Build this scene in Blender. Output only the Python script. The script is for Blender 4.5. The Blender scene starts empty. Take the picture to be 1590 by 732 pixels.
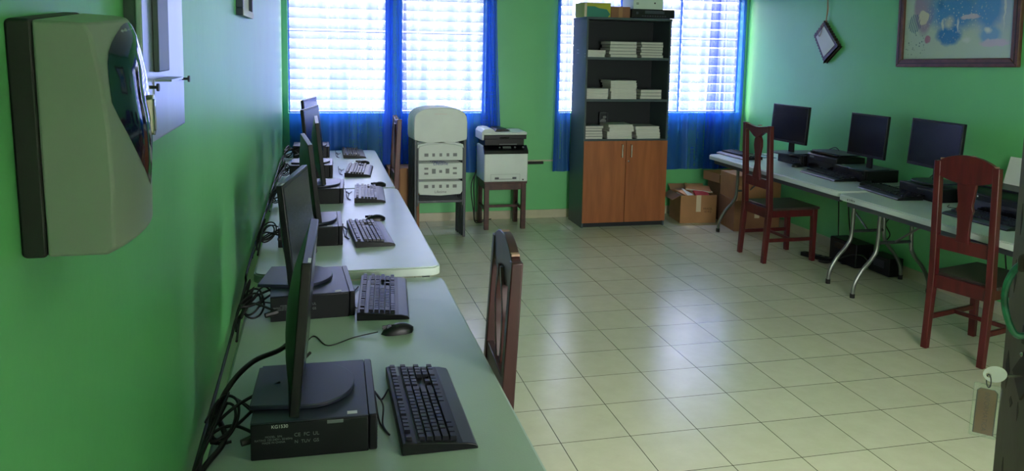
import bpy, math, random
from mathutils import Vector, Matrix, Euler
PI = math.pi
random.seed(7)
S = bpy.context.scene
COL = S.collection

# ------------------------------------------------------------------ camera
FPX, YAW, PITCH, ROLL, CH, CPY = 1233.3, 0.2421, 0.1134, 0.0194, 1.7444, 213.66
def cam_axes():
    cy, sy = math.cos(YAW), math.sin(YAW)
    fwd = Vector((sy*math.cos(PITCH), cy*math.cos(PITCH), -math.sin(PITCH)))
    r = Vector((cy, -sy, 0)); u = r.cross(fwd)
    cr, sr = math.cos(ROLL), math.sin(ROLL)
    return cr*r+sr*u, -sr*r+cr*u, fwd
cd = bpy.data.cameras.new('camera'); cam = bpy.data.objects.new('camera', cd); COL.objects.link(cam)
r_, u_, f_ = cam_axes()
m = Matrix.Identity(4)
for i in range(3):
    m[i][0] = r_[i]; m[i][1] = u_[i]; m[i][2] = -f_[i]
m[2][3] = CH
cam.matrix_world = m
cd.sensor_fit = 'HORIZONTAL'; cd.sensor_width = 36; cd.lens = FPX/1590*36
cd.shift_y = -(366-CPY)/1590
cd.clip_start = 0.02
S.camera = cam

# ------------------------------------------------------------------ world, sun, exposure
S.view_settings.view_transform = 'Standard'; S.view_settings.look = 'None'
S.view_settings.gamma = 1; S.view_settings.use_curve_mapping = False
S.view_settings.exposure = 0.55
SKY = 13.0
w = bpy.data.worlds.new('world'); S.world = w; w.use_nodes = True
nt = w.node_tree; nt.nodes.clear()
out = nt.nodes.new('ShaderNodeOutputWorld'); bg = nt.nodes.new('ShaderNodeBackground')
tc = nt.nodes.new('ShaderNodeTexCoord'); sp = nt.nodes.new('ShaderNodeSeparateXYZ')
cr = nt.nodes.new('ShaderNodeValToRGB')
cr.color_ramp.elements[0].position = 0.44; cr.color_ramp.elements[0].color = (.62, .66, .60, 1)
cr.color_ramp.elements[1].position = 0.56; cr.color_ramp.elements[1].color = (1.0, .99, .95, 1)
mm = nt.nodes.new('ShaderNodeMath'); mm.operation = 'MULTIPLY_ADD'; mm.inputs[1].default_value = .5; mm.inputs[2].default_value = .5
nt.links.new(tc.outputs['Generated'], sp.inputs[0]); nt.links.new(sp.outputs['Z'], mm.inputs[0])
nt.links.new(mm.outputs[0], cr.inputs[0]); nt.links.new(cr.outputs[0], bg.inputs[0]); nt.links.new(bg.outputs[0], out.inputs[0])
my = nt.nodes.new('ShaderNodeMapRange'); my.interpolation_type = 'SMOOTHSTEP'  # sky made brighter toward the front to boost the fill light
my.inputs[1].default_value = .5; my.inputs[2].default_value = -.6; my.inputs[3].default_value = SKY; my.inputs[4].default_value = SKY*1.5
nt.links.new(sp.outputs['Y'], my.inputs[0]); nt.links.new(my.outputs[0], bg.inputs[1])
sd = bpy.data.lights.new('sun', 'SUN'); sd.energy = 70.0; sd.angle = math.radians(2); sd.color = (1, .95, .85)
sun = bpy.data.objects.new('sun', sd); COL.objects.link(sun)
sv = Vector((-0.08, -math.cos(math.radians(70)), -math.sin(math.radians(70))))
sun.rotation_euler = sv.to_track_quat('-Z', 'Y').to_euler()
sun.location = (2, 12, 8)

# room dimensions
XL, XR, YB, YF, ZC = -0.315, 4.50, 7.75, 0.10, 2.85
SILL, HEAD = 1.085, 2.35
WINS = [(-0.262, 0.665), (0.80, 1.632), (2.40, 4.44)]
for (x0, x1) in WINS:
    ld = bpy.data.lights.new('window_portal', 'AREA'); ld.shape = 'RECTANGLE'
    ld.size = x1-x0; ld.size_y = HEAD-SILL; ld.cycles.is_portal = True
    lo = bpy.data.objects.new('window_portal', ld); COL.objects.link(lo)
    lo.location = ((x0+x1)/2, YB+.22, (SILL+HEAD)/2); lo.rotation_euler = (-PI/2, 0, 0)

ld = bpy.data.lights.new('window_portal', 'AREA'); ld.shape = 'RECTANGLE'; ld.size = 1.45; ld.size_y = 1.35; ld.cycles.is_portal = True  # sampling portal for the added front fill window
lo = bpy.data.objects.new('window_portal', ld); COL.objects.link(lo); lo.location = (1.725, YF-.2, 1.525); lo.rotation_euler = (PI/2, 0, 0)
# ------------------------------------------------------------------ materials
def srgb(c):
    return tuple((x/12.92 if x <= .04045 else ((x+.055)/1.055)**2.4) for x in [v/255 for v in c])+(1,)
MATS = {}
def mat(name, col, rough=.5, metal=0., noise=0., nscale=8., bump=0., bscale=60., spec=.5, trans=0., coat=0., stretch=None, col2=None):
    if name in MATS: return MATS[name]
    mt = bpy.data.materials.new(name); mt.use_nodes = True
    n = mt.node_tree; b = n.nodes['Principled BSDF']
    c = srgb(col) if max(col) > 1.001 else tuple(col)+(1,)
    b.inputs['Base Color'].default_value = c
    b.inputs['Roughness'].default_value = rough; b.inputs['Metallic'].default_value = metal
    b.inputs['Specular IOR Level'].default_value = spec
    b.inputs['Transmission Weight'].default_value = trans; b.inputs['Coat Weight'].default_value = coat
    t = n.nodes.new('ShaderNodeTexCoord'); mp = n.nodes.new('ShaderNodeMapping')
    n.links.new(t.outputs['Object'], mp.inputs[0])
    if stretch: mp.inputs['Scale'].default_value = stretch
    tex = n.nodes.new('ShaderNodeTexNoise'); tex.inputs['Scale'].default_value = nscale; tex.inputs['Detail'].default_value = 5
    n.links.new(mp.outputs[0], tex.inputs['Vector'])
    rp = n.nodes.new('ShaderNodeValToRGB')
    k = max(noise, .03)
    c2 = srgb(col2) if col2 else tuple(min(1, v*(1+k)) for v in c[:3])+(1,)
    c1 = tuple(v*(1-k) for v in c[:3])+(1,)
    rp.color_ramp.elements[0].position = .35; rp.color_ramp.elements[1].position = .68
    rp.color_ramp.elements[0].color = c1; rp.color_ramp.elements[1].color = c2
    n.links.new(tex.outputs[0], rp.inputs[0]); n.links.new(rp.outputs[0], b.inputs['Base Color'])
    if bump:
        t2 = n.nodes.new('ShaderNodeTexNoise'); t2.inputs['Scale'].default_value = bscale; t2.inputs['Detail'].default_value = 3
        bp = n.nodes.new('ShaderNodeBump'); bp.inputs['Strength'].default_value = bump; bp.inputs['Distance'].default_value = .01
        n.links.new(mp.outputs[0], t2.inputs['Vector']); n.links.new(t2.outputs[0], bp.inputs['Height']); n.links.new(bp.outputs[0], b.inputs['Normal'])
    MATS[name] = mt
    return mt
M_wall = mat('green_wall_paint', (110, 196, 124), .40, noise=.05, nscale=1.5, bump=.12, bscale=14)
M_ceil = mat('ceiling_paint', (205, 212, 200), .8)
M_white = mat('white_plastic', (203, 212, 206), .38, noise=.03)
M_table = mat('table_plastic', (196, 208, 202), .30, noise=.04, nscale=3, bump=.05, bscale=200)
M_case = mat('pc_black_metal', (15, 16, 21), .42, spec=.35)
M_casetop = mat('pc_top_metal', (34, 38, 54), .38, noise=.05)
M_pl = mat('black_plastic', (14, 15, 19), .38, spec=.35)
M_plg = mat('gloss_black_plastic', (12, 12, 16), .16)
M_grey = mat('grey_plastic', (58, 62, 76), .38)
M_key = mat('keycap_plastic', (20, 22, 30), .36, spec=.35)
M_scr = mat('lcd_screen', (8, 10, 22), .25, spec=.3)
M_cab = mat('cable_rubber', (14, 14, 16), .5)
M_steel = mat('grey_steel_tube', (118, 122, 118), .35, metal=.65)
M_dsteel = mat('dark_grey_metal', (70, 76, 80), .45, metal=.2)
M_rub = mat('black_rubber', (16, 16, 16), .7)
M_red = mat('dark_red_wood_paint', (78, 22, 24), .38, noise=.25, nscale=30, stretch=(1, 1, .15))
M_red2 = mat('dark_brown_red_wood', (52, 26, 25), .36, noise=.3, nscale=30, stretch=(1, 1, .15))
M_chip = mat('bare_chipped_wood', (150, 120, 100), .7, noise=.3)
M_seatd = mat('dark_seat_paint', (58, 50, 46), .3, noise=.2)
M_stool = mat('stool_brown_wood', (70, 38, 32), .45, noise=.3, nscale=20)
M_book = mat('bookcase_grey_laminate', (66, 80, 84), .45, noise=.06)
M_booki = mat('bookcase_dark_back', (22, 30, 36), .6)
M_orange = mat('orange_wood_laminate', (158, 92, 52), .42, noise=.16, nscale=9, stretch=(2.2, 2.2, .25))
M_chrome = mat('satin_metal', (180, 180, 170), .25, metal=.9)
M_paper = mat('paper_pages', (205, 205, 196), .8, noise=.06, nscale=90, stretch=(.2, .2, 3))
M_cover = mat('paper_cover', (214, 216, 210), .6)
M_cover2 = mat('grey_cover', (120, 124, 124), .6)
M_card = mat('cardboard', (170, 124, 84), .75, noise=.1, nscale=5)
M_card2 = mat('cardboard_dark', (142, 100, 70), .75, noise=.12, nscale=5)
M_tape = mat('pale_tape', (205, 190, 160), .35)
M_blackt = mat('black_ink', (25, 25, 30), .6)
M_blue = mat('blue_ink', (38, 62, 130), .5)
M_lbl = mat('label_white', (205, 205, 200), .5)
M_lblg = mat('label_grey_print', (105, 112, 112), .5)
M_alu = mat('brushed_sheet_metal', (190, 198, 212), .3, metal=.75, noise=.05, nscale=12, stretch=(1, 1, .2))
M_alud = mat('dark_channel_metal', (84, 98, 98), .4, metal=.4)
M_disp = mat('dispenser_grey_plastic', (128, 142, 130), .35)
M_dispd = mat('dispenser_black_back', (18, 20, 22), .5)
M_lens = mat('smoked_blue_window', (14, 26, 52), .08, coat=.6)
M_base = mat('baseboard_tile', (190, 186, 158), .3, noise=.08)
M_frame = mat('brown_picture_wood', (98, 60, 50), .4, noise=.25, nscale=16)
M_dframe = mat('dark_carved_wood', (48, 36, 34), .5, noise=.3, nscale=40)
M_rope = mat('twine', (160, 132, 96), .8, noise=.2)
M_door = mat('worn_door_paint', (92, 80, 66), .5, noise=.22, nscale=7, bump=.15, bscale=25, stretch=(1, 1, .35))
M_doorm = mat('door_scar_brown', (48, 34, 26), .6, noise=.3)
M_teal = mat('green_painted_metal', (34, 104, 74), .35, noise=.45, nscale=40)
M_fob = mat('fob_brown_card', (120, 74, 42), .6, noise=.1)
M_ext = mat('exterior_wall', (215, 215, 205), .8)
M_winf = mat('window_frame_aluminium', (150, 155, 165), .45, metal=.3)

def glass_mat(name, col, opacity, rough=.1):
    mt = bpy.data.materials.new(name); mt.use_nodes = True; n = mt.node_tree; n.nodes.clear()
    o = n.nodes.new('ShaderNodeOutputMaterial'); mx = n.nodes.new('ShaderNodeMixShader')
    tr = n.nodes.new('ShaderNodeBsdfTransparent'); tl = n.nodes.new('ShaderNodeBsdfTranslucent')
    gl = n.nodes.new('ShaderNodeBsdfGlossy'); m2 = n.nodes.new('ShaderNodeMixShader')
    tr.inputs[0].default_value = srgb(col); tl.inputs[0].default_value = srgb(col)
    gl.inputs['Roughness'].default_value = rough
    mx.inputs[0].default_value = opacity; m2.inputs[0].default_value = .06
    n.links.new(tr.outputs[0], mx.inputs[1]); n.links.new(tl.outputs[0], mx.inputs[2])
    n.links.new(mx.outputs[0], m2.inputs[1]); n.links.new(gl.outputs[0], m2.inputs[2]); n.links.new(m2.outputs[0], o.inputs[0])
    return mt
M_louv = glass_mat('louvre_glass', (192, 194, 214), .77, .15)
M_acry = glass_mat('clear_acrylic', (235, 240, 235), .10, .05)

def curtain_mat(name, tint, dye, opac):
    mt = bpy.data.materials.new(name); mt.use_nodes = True; n = mt.node_tree; n.nodes.clear()
    o = n.nodes.new('ShaderNodeOutputMaterial'); mx = n.nodes.new('ShaderNodeMixShader')
    tr = n.nodes.new('ShaderNodeBsdfTransparent'); m2 = n.nodes.new('ShaderNodeMixShader')
    df = n.nodes.new('ShaderNodeBsdfDiffuse'); tl = n.nodes.new('ShaderNodeBsdfTranslucent')
    sh = n.nodes.new('ShaderNodeBsdfGlossy'); m3 = n.nodes.new('ShaderNodeMixShader')
    tr.inputs[0].default_value = tint+(1,); df.inputs[0].default_value = dye+(1,)
    tl.inputs[0].default_value = tuple(min(1, v*1.15) for v in dye)+(1,)
    sh.inputs[0].default_value = (.25, .45, .9, 1); sh.inputs['Roughness'].default_value = .38
    t = n.nodes.new('ShaderNodeTexCoord'); mp = n.nodes.new('ShaderNodeMapping'); mp.inputs['Scale'].default_value = (5, 5, 60)
    ns = n.nodes.new('ShaderNodeTexNoise'); ns.inputs['Scale'].default_value = 1.0; ns.inputs['Detail'].default_value = 2
    ma = n.nodes.new('ShaderNodeMath'); ma.operation = 'MULTIPLY_ADD'; ma.inputs[1].default_value = .06; ma.inputs[2].default_value = opac-.03
    n.links.new(t.outputs['Object'], mp.inputs[0]); n.links.new(mp.outputs[0], ns.inputs['Vector']); n.links.new(ns.outputs[0], ma.inputs[0])
    lw = n.nodes.new('ShaderNodeLayerWeight'); lw.inputs[0].default_value = .5
    m4 = n.nodes.new('ShaderNodeMath'); m4.operation = 'MULTIPLY_ADD'; m4.inputs[1].default_value = .30; m4.use_clamp = True
    m5 = n.nodes.new('ShaderNodeMapping'); m5.inputs['Scale'].default_value = (13, 0, .5); n.links.new(t.outputs['Object'], m5.inputs[0])
    n5 = n.nodes.new('ShaderNodeTexNoise'); n5.inputs['Scale'].default_value = 1; n5.inputs['Detail'].default_value = 3; n.links.new(m5.outputs[0], n5.inputs['Vector'])
    m6 = n.nodes.new('ShaderNodeMapRange'); m6.inputs[1].default_value = .38; m6.inputs[2].default_value = .62; m6.inputs[3].default_value = -.10; m6.inputs[4].default_value = .12; n.links.new(n5.outputs[0], m6.inputs[0])
    m7 = n.nodes.new('ShaderNodeMath'); m7.operation = 'ADD'; n.links.new(ma.outputs[0], m7.inputs[0]); n.links.new(m6.outputs[0], m7.inputs[1])
    n.links.new(lw.outputs['Facing'], m4.inputs[0]); n.links.new(m7.outputs[0], m4.inputs[2])
    n.links.new(m4.outputs[0], mx.inputs[0])
    m2.inputs[0].default_value = .45; m3.inputs[0].default_value = .06
    n.links.new(df.outputs[0], m2.inputs[1]); n.links.new(tl.outputs[0], m2.inputs[2])
    n.links.new(m2.outputs[0], m3.inputs[1]); n.links.new(sh.outputs[0], m3.inputs[2])
    n.links.new(tr.outputs[0], mx.inputs[1]); n.links.new(m3.outputs[0], mx.inputs[2]); n.links.new(mx.outputs[0], o.inputs[0])
    return mt
M_cur = curtain_mat('sheer_blue_curtain', (.84, .86, 1.0), (.012, .085, .60), .57)

def tile_mat():
    mt = bpy.data.materials.new('cream_floor_tile'); mt.use_nodes = True; n = mt.node_tree; b = n.nodes['Principled BSDF']
    t = n.nodes.new('ShaderNodeTexCoord'); mp = n.nodes.new('ShaderNodeMapping'); n.links.new(t.outputs['Object'], mp.inputs[0])
    mp.inputs['Location'].default_value = (-1.039, -4.1843, 0)
    br = n.nodes.new('ShaderNodeTexBrick'); br.offset = 0; br.squash = 1
    br.inputs['Scale'].default_value = 1.0; br.inputs['Brick Width'].default_value = .33; br.inputs['Row Height'].default_value = .33
    br.inputs['Mortar Size'].default_value = .0022; br.inputs['Mortar Smooth'].default_value = .3; br.inputs['Bias'].default_value = 0
    br.inputs['Color1'].default_value = srgb((204, 203, 176)); br.inputs['Color2'].default_value = srgb((210, 208, 181)); br.inputs['Mortar'].default_value = srgb((76, 74, 58))
    n.links.new(mp.outputs[0], br.inputs['Vector'])
    ns = n.nodes.new('ShaderNodeTexNoise'); ns.inputs['Scale'].default_value = 9; ns.inputs['Detail'].default_value = 9; ns.inputs['Roughness'].default_value = .65
    n.links.new(mp.outputs[0], ns.inputs['Vector'])
    rp = n.nodes.new('ShaderNodeValToRGB'); rp.color_ramp.elements[0].position = .3; rp.color_ramp.elements[1].position = .7
    rp.color_ramp.elements[0].color = (.90, .90, .87, 1); rp.color_ramp.elements[1].color = (1, 1, 1, 1)
    n.links.new(ns.outputs[0], rp.inputs[0])
    mx = n.nodes.new('ShaderNodeMix'); mx.data_type = 'RGBA'; mx.blend_type = 'MULTIPLY'; mx.inputs[0].default_value = 1
    n.links.new(br.outputs[0], mx.inputs[6]); n.links.new(rp.outputs[0], mx.inputs[7]); n.links.new(mx.outputs[2], b.inputs['Base Color'])
    n2 = n.nodes.new('ShaderNodeTexNoise'); n2.inputs['Scale'].default_value = 5; n2.inputs['Detail'].default_value = 8
    n.links.new(mp.outputs[0], n2.inputs['Vector'])
    mr = n.nodes.new('ShaderNodeMapRange'); mr.inputs[1].default_value = .3; mr.inputs[2].default_value = .7; mr.inputs[3].default_value = .20; mr.inputs[4].default_value = .27
    n.links.new(n2.outputs[0], mr.inputs[0]); n.links.new(mr.outputs[0], b.inputs['Roughness'])
    bp = n.nodes.new('ShaderNodeBump'); bp.inputs['Strength'].default_value = .25; bp.inputs['Distance'].default_value = .002; bp.invert = True
    n.links.new(br.outputs['Fac'], bp.inputs['Height']); n.links.new(bp.outputs[0], b.inputs['Normal'])
    b.inputs['Specular IOR Level'].default_value = .5
    return mt
M_tile = tile_mat()

# ------------------------------------------------------------------ mesh helpers
def catmull(pts, k=6):
    pts = [Vector(p) for p in pts]
    if len(pts) < 3: return pts
    o = []
    P = [pts[0]*2-pts[1]]+pts+[pts[-1]*2-pts[-2]]
    for i in range(1, len(P)-2):
        a, b, c, d = P[i-1:i+3]
        for j in range(k):
            t = j/k
            o.append(.5*((2*b)+(c-a)*t+(2*a-5*b+4*c-d)*t*t+(3*b-a-3*c+d)*t**3))
    o.append(pts[-1])
    return o
class MB:
    def __init__(s): s.v = []; s.f = []; s.mi = []; s.cur = 0
    def add(s, vs, fs, xf=None):
        n = len(s.v)
        for p in vs:
            p = Vector(p)
            s.v.append(xf @ p if xf else p)
        for f in fs:
            s.f.append([i+n for i in f]); s.mi.append(s.cur)
        return s
    def box(s, x0, x1, y0, y1, z0, z1, xf=None):
        vs = [(x, y, z) for z in (z0, z1) for y in (y0, y1) for x in (x0, x1)]
        return s.add(vs, [(0, 2, 3, 1), (4, 5, 7, 6), (0, 1, 5, 4), (2, 6, 7, 3), (0, 4, 6, 2), (1, 3, 7, 5)], xf)
    def prism(s, pts, a, b, axis='z', xf=None):
        def q(u, v, h):
            return {'z': (u, v, h), 'y': (u, h, v), 'x': (h, u, v)}[axis]
        n = len(pts)
        vs = [q(u, v, a) for u, v in pts]+[q(u, v, b) for u, v in pts]
        fs = [list(range(n))[::-1], list(range(n, 2*n))]+[(i, (i+1) % n, n+(i+1) % n, n+i) for i in range(n)]
        return s.add(vs, fs, xf)
    def tube(s, pts, r, seg=8, smooth=True, k=5, xf=None, closed=False):
        P = catmull(pts, k) if smooth else [Vector(p) for p in pts]
        up = Vector((0, 0, 1)); rings = []; nrm = None
        for i, p in enumerate(P):
            t = (P[min(i+1, len(P)-1)]-P[max(i-1, 0)])
            if t.length < 1e-9: t = Vector((0, 0, 1))
            t.normalize()
            if nrm is None:
                nrm = t.cross(up)
                if nrm.length < .1: nrm = t.cross(Vector((1, 0, 0)))
            nrm = nrm-t*nrm.dot(t)
            if nrm.length < 1e-6: nrm = t.orthogonal()
            nrm.normalize(); bn = t.cross(nrm)
            rr = r[0]+(r[1]-r[0])*i/(len(P)-1) if isinstance(r, tuple) else r
            rings.append([p+(nrm*math.cos(2*PI*j/seg)+bn*math.sin(2*PI*j/seg))*rr for j in range(seg)])
        vs = [q for rg in rings for q in rg]; fs = []
        for i in range(len(P)-1):
            for j in range(seg):
                a = i*seg+j; b = i*seg+(j+1) % seg
                fs.append((a, b, b+seg, a+seg))
        fs.append(list(range(seg))[::-1]); fs.append([len(vs)-seg+j for j in range(seg)])
        return s.add(vs, fs, xf)
    def cyl(s, c, r, h, seg=20, axis='z', r2=None, xf=None):
        r2 = r if r2 is None else r2
        def q(u, v, w_):
            return {'z': (c[0]+u, c[1]+v, c[2]+w_), 'y': (c[0]+u, c[1]+w_, c[2]+v), 'x': (c[0]+w_, c[1]+u, c[2]+v)}[axis]
        vs = [q(r*math.cos(2*PI*j/seg), r*math.sin(2*PI*j/seg), 0) for j in range(seg)]+[q(r2*math.cos(2*PI*j/seg), r2*math.sin(2*PI*j/seg), h) for j in range(seg)]
        return s.add(vs, [list(range(seg))[::-1], list(range(seg, 2*seg))]+[(j, (j+1) % seg, seg+(j+1) % seg, seg+j) for j in range(seg)], xf)
    def ell(s, c, rx, ry, rz, nu=16, nv=10, zmin=-1., xf=None):
        vs = []; fs = []
        for i in range(nv+1):
            ph = -PI/2+PI*i/nv; z = max(math.sin(ph), zmin)
            for j in range(nu):
                th = 2*PI*j/nu
                vs.append((c[0]+rx*math.cos(ph)*math.cos(th), c[1]+ry*math.cos(ph)*math.sin(th), c[2]+rz*z))
        for i in range(nv):
            for j in range(nu):
                a = i*nu+j; b = i*nu+(j+1) % nu
                fs.append((a, b, b+nu, a+nu))
        return s.add(vs, fs, xf)
    def build(s, name, mats, parent=None, bevel=0., seg=2, smooth=35, sub=0):
        me = bpy.data.meshes.new(name)
        me.from_pydata([tuple(v) for v in s.v], [], s.f)
        if not isinstance(mats, (list, tuple)): mats = [mats]
        for x in mats: me.materials.append(x)
        for p, i in zip(me.polygons, s.mi): p.material_index = i
        import bmesh
        bm = bmesh.new(); bm.from_mesh(me); bmesh.ops.recalc_face_normals(bm, faces=bm.faces); bm.to_mesh(me); bm.free()
        if smooth:
            me.polygons.foreach_set('use_smooth', [True]*len(me.polygons)); me.set_sharp_from_angle(angle=math.radians(smooth))
        o = bpy.data.objects.new(name, me); COL.objects.link(o)
        if parent: o.parent = parent
        if bevel:
            b = o.modifiers.new('bevel', 'BEVEL'); b.width = bevel; b.segments = seg; b.limit_method = 'ANGLE'; b.angle_limit = math.radians(40)
            b.harden_normals = False
        if sub:
            q = o.modifiers.new('sub', 'SUBSURF'); q.levels = sub; q.render_levels = sub
        return o
def rrect(w, h, r, k=5, cx=0, cy=0):
    o = []
    for sx, sy, a0 in ((1, 1, 0), (-1, 1, 90), (-1, -1, 180), (1, -1, 270)):
        for i in range(k+1):
            a = math.radians(a0+90*i/k)
            o.append((cx+sx*(w/2-r)+r*math.cos(a), cy+sy*(h/2-r)+r*math.sin(a)))
    return o
def tag(o, label, cat, group=None, kind=None):
    o['label'] = label; o['category'] = cat
    if group: o['group'] = group
    if kind: o['kind'] = kind
    return o
def thing(name, label, cat, loc=(0, 0, 0), rotz=0., group=None):
    o = bpy.data.objects.new(name, None); COL.objects.link(o); o.empty_display_size = .1
    o.location = loc; o.rotation_euler = (0, 0, rotz)
    return tag(o, label, cat, group)
def struct(o):
    o['kind'] = 'structure'; return o
def dup(root, loc, rotz, label, group=None, rot=None):
    r = root.copy(); COL.objects.link(r); r.location = loc; r.rotation_euler = rot or (0, 0, rotz); r['label'] = label
    if group: r['group'] = group
    for ch in list(root.children):
        c = ch.copy(); COL.objects.link(c); c.parent = r
        for g in ch.children:
            d = g.copy(); COL.objects.link(d); d.parent = c
    return r
def text(name, body, size, material, parent, mtx, thick=.0003, align='CENTER'):
    cu = bpy.data.curves.new('txt', 'FONT'); cu.body = body; cu.size = size; cu.extrude = thick; cu.align_x = align; cu.align_y = 'CENTER'
    to = bpy.data.objects.new('txt', cu); COL.objects.link(to)
    bpy.context.view_layer.update()
    dg = bpy.context.evaluated_depsgraph_get()
    me = bpy.data.meshes.new_from_object(to.evaluated_get(dg)); me.name = name
    bpy.data.objects.remove(to); bpy.data.curves.remove(cu)
    me.materials.clear(); me.materials.append(material); me.transform(mtx)
    o = bpy.data.objects.new(name, me); COL.objects.link(o)
    if parent: o.parent = parent
    return o
RX = Matrix.Rotation
def T(x, y, z): return Matrix.Translation((x, y, z))

# ------------------------------------------------------------------ room shell
struct(MB().box(XL-.15, XR+.15, YF-.15, YB+.15, -.12, 0).build('floor', M_tile, smooth=0))
struct(MB().box(XL-.15, XR+.15, YF-.15, YB+.15, ZC, ZC+.12).build('ceiling', M_ceil, smooth=0))
struct(MB().box(XL-.15, XL, YF-.15, YB+.15, 0, ZC).build('wall_left', M_wall, smooth=0))
struct(MB().box(XR, XR+.15, YF-.15, YB+.15, 0, ZC).build('wall_right', M_wall, smooth=0))
b = MB(); YW = YB+.15
b.box(XL, XR, YB, YW, 0, SILL).box(XL, XR, YB, YW, HEAD, ZC)
xs = [XL]+[v for p in WINS for v in p]+[XR]
for i in range(0, len(xs), 2): b.box(xs[i], xs[i+1], YB, YW, SILL, HEAD)
struct(b.build('wall_back', M_wall, smooth=0))
# front wall with the doorway the camera stands in
DX0, DX1 = -.20, .715
FWX0, FWX1, FWZ0, FWZ1 = 1.0, 2.45, 0.85, 2.2  # unseen opening added to brighten the right and back walls
b = MB().box(XL, DX0, YF-.15, YF, 0, ZC).box(DX0, DX1, YF-.15, YF, 2.15, ZC).box(DX1, FWX0, YF-.15, YF, 0, ZC).box(FWX1, XR, YF-.15, YF, 0, ZC)
b.box(FWX0, FWX1, YF-.15, YF, 0, FWZ0).box(FWX0, FWX1, YF-.15, YF, FWZ1, ZC)
struct(b.build('wall_front', M_wall, smooth=0))
struct(MB().box(XL+.012, XR-.012, YB-.012, YB, 0, .085).build('baseboard_back', M_base, bevel=.002))
struct(MB().box(XR-.012, XR, YF, YB-.012, 0, .085).build('baseboard_right', M_base, bevel=.002))
struct(MB().box(XL, XL+.012, YF, YB-.012, 0, .085).build('baseboard_left', M_base, bevel=.002))
# unseen corridor box, added closed to cut light from the doorway
b = MB().box(-1.0, .90, -1.5, YF-.15, -.12, 0).box(-1.0, .90, -1.5, YF-.15, 2.3, 2.4).box(-1.0, .90, -1.6, -1.5, 0, 2.3)
b.box(-1.1, -1.0, -1.6, YF-.15, 0, 2.3).box(.90, .98, -1.6, YF-.15, 0, 2.3)
struct(b.build('unseen_corridor_box', M_ext, smooth=0))

root = bpy.data.objects.new('window_4', None); COL.objects.link(root); root['kind'] = 'structure'; root.location = (FWX0, YF-.08, FWZ0)  # frame of the unseen window added for fill light
b = MB().box(0, FWX1-FWX0, -.02, .02, 0, .03).box(0, FWX1-FWX0, -.02, .02, FWZ1-FWZ0-.03, FWZ1-FWZ0)
for k in range(4): b.box((FWX1-FWX0-.03)*k/3, (FWX1-FWX0-.03)*k/3+.03, -.02, .02, .03, FWZ1-FWZ0-.03)
b.build('window_frame', M_winf, root)
# windows: jalousie louvres
for wi, (x0, x1) in enumerate(WINS):
    root = bpy.data.objects.new('window_%d' % (wi+1), None); COL.objects.link(root); root['kind'] = 'structure'
    root.location = (x0, YB+.10, SILL)
    W_ = x1-x0; H_ = HEAD-SILL
    b = MB().box(0, W_, -.02, .02, 0, .012).box(0, W_, -.02, .02, H_-.02, H_).box(0, .015, -.02, .02, 0, H_).box(W_-.015, W_, -.02, .02, 0, H_)
    nm = max(1, round(W_/.62))
    for k in range(1, nm): b.box(W_*k/nm-.009, W_*k/nm+.009, -.015, .02, 0, H_)
    b.build('window_frame', M_winf, root)
    z = .02
    while z < H_-.06:
        for k in range(nm):
            xa = W_*k/nm+.016; xb = W_*(k+1)/nm-.016
            xf = T(0, 0, z+.045) @ RX(math.radians(-38), 4, 'X')
            MB().box(xa, xb, -.003, .003, -.052, .052, xf).build('louvre_pane', M_louv, root, smooth=0)
        z += .0965
    MB().tube([(0.0, -.045, .775), (W_, -.045, .775)], .004, 6, smooth=False).build('security_bar', M_dsteel, root)

# ------------------------------------------------------------------ curtains
def curtain(x0, x1, z0, z1, ybase, amp, nf, label, seed, flare=0., bunch=None):
    rnd = random.Random(seed)
    ph = [rnd.uniform(0, 6.28) for _ in range(4)]
    nx = max(40, int((x1-x0)*150)); nz = 40
    vs = []; fs = []
    for j in range(nz+1):
        v = j/nz; z = z0+(z1-z0)*v
        for i in range(nx+1):
            u = i/nx
            uu = u
            if bunch:       # cloth gathered toward one side
                uu = u**bunch
            x = x0+(x1-x0)*uu + flare*(1-v)**2*(u-.3)
            a = amp*(.55+.45*(1-v))
            y = ybase+a*(.62*math.sin(2*PI*nf*u+ph[0]+.5*math.sin(3*v+ph[1]))+.28*math.sin(2*PI*nf*2.3*u+ph[2]+v*1.3)+.14*math.sin(2*PI*nf*.37*u+ph[3]))
            x += .010*math.sin(2*PI*nf*u*1.1+ph[1]+v*2)
            vs.append((x, min(y, YB-.004), z))
    for j in range(nz):
        for i in range(nx):
            a = j*(nx+1)+i
            fs.append((a, a+1, a+nx+2, a+nx+1))
    o = MB().add(vs, fs).build('curtain', M_cur, smooth=180)
    me = o.data
    return tag(o, label, 'curtain')
CZ = .50
curtain(-.245, .70, CZ, 2.42, 7.668, .026, 4, 'sheer blue curtain in the left corner, behind the far end of the left tables', 3)
curtain(.64, .82, CZ, 2.42, 7.652, .022, 2, 'narrow bunched blue curtain edge over the pier between the two left windows', 5, flare=.06)
curtain(.80, 1.70, CZ, 2.42, 7.670, .026, 3.5, 'sheer blue curtain behind the white folding chairs and the printer', 8, flare=.10)
curtain(1.60, 1.72, CZ, 2.42, 7.655, .018, 1.5, 'narrow blue curtain gathered beside the green wall above the printer', 12, flare=.10)
curtain(2.335, 2.50, CZ-.01, 2.42, 7.68, .02, 1.5, 'narrow dark blue curtain hanging just left of the grey bookcase', 15, flare=.03)
curtain(2.56, 4.12, CZ-.01, 2.42, 7.674, .022, 5.5, 'wide sheer blue curtain behind and right of the bookcase', 21)
curtain(4.00, 4.19, CZ-.01, 2.42, 7.652, .02, 1.5, 'bunched darker blue curtain fold near the right corner', 23, flare=.05)
curtain(4.17, 4.425, CZ-.01, 2.42, 7.675, .02, 2, 'sheer blue curtain end touching the right wall corner', 25)
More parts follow.
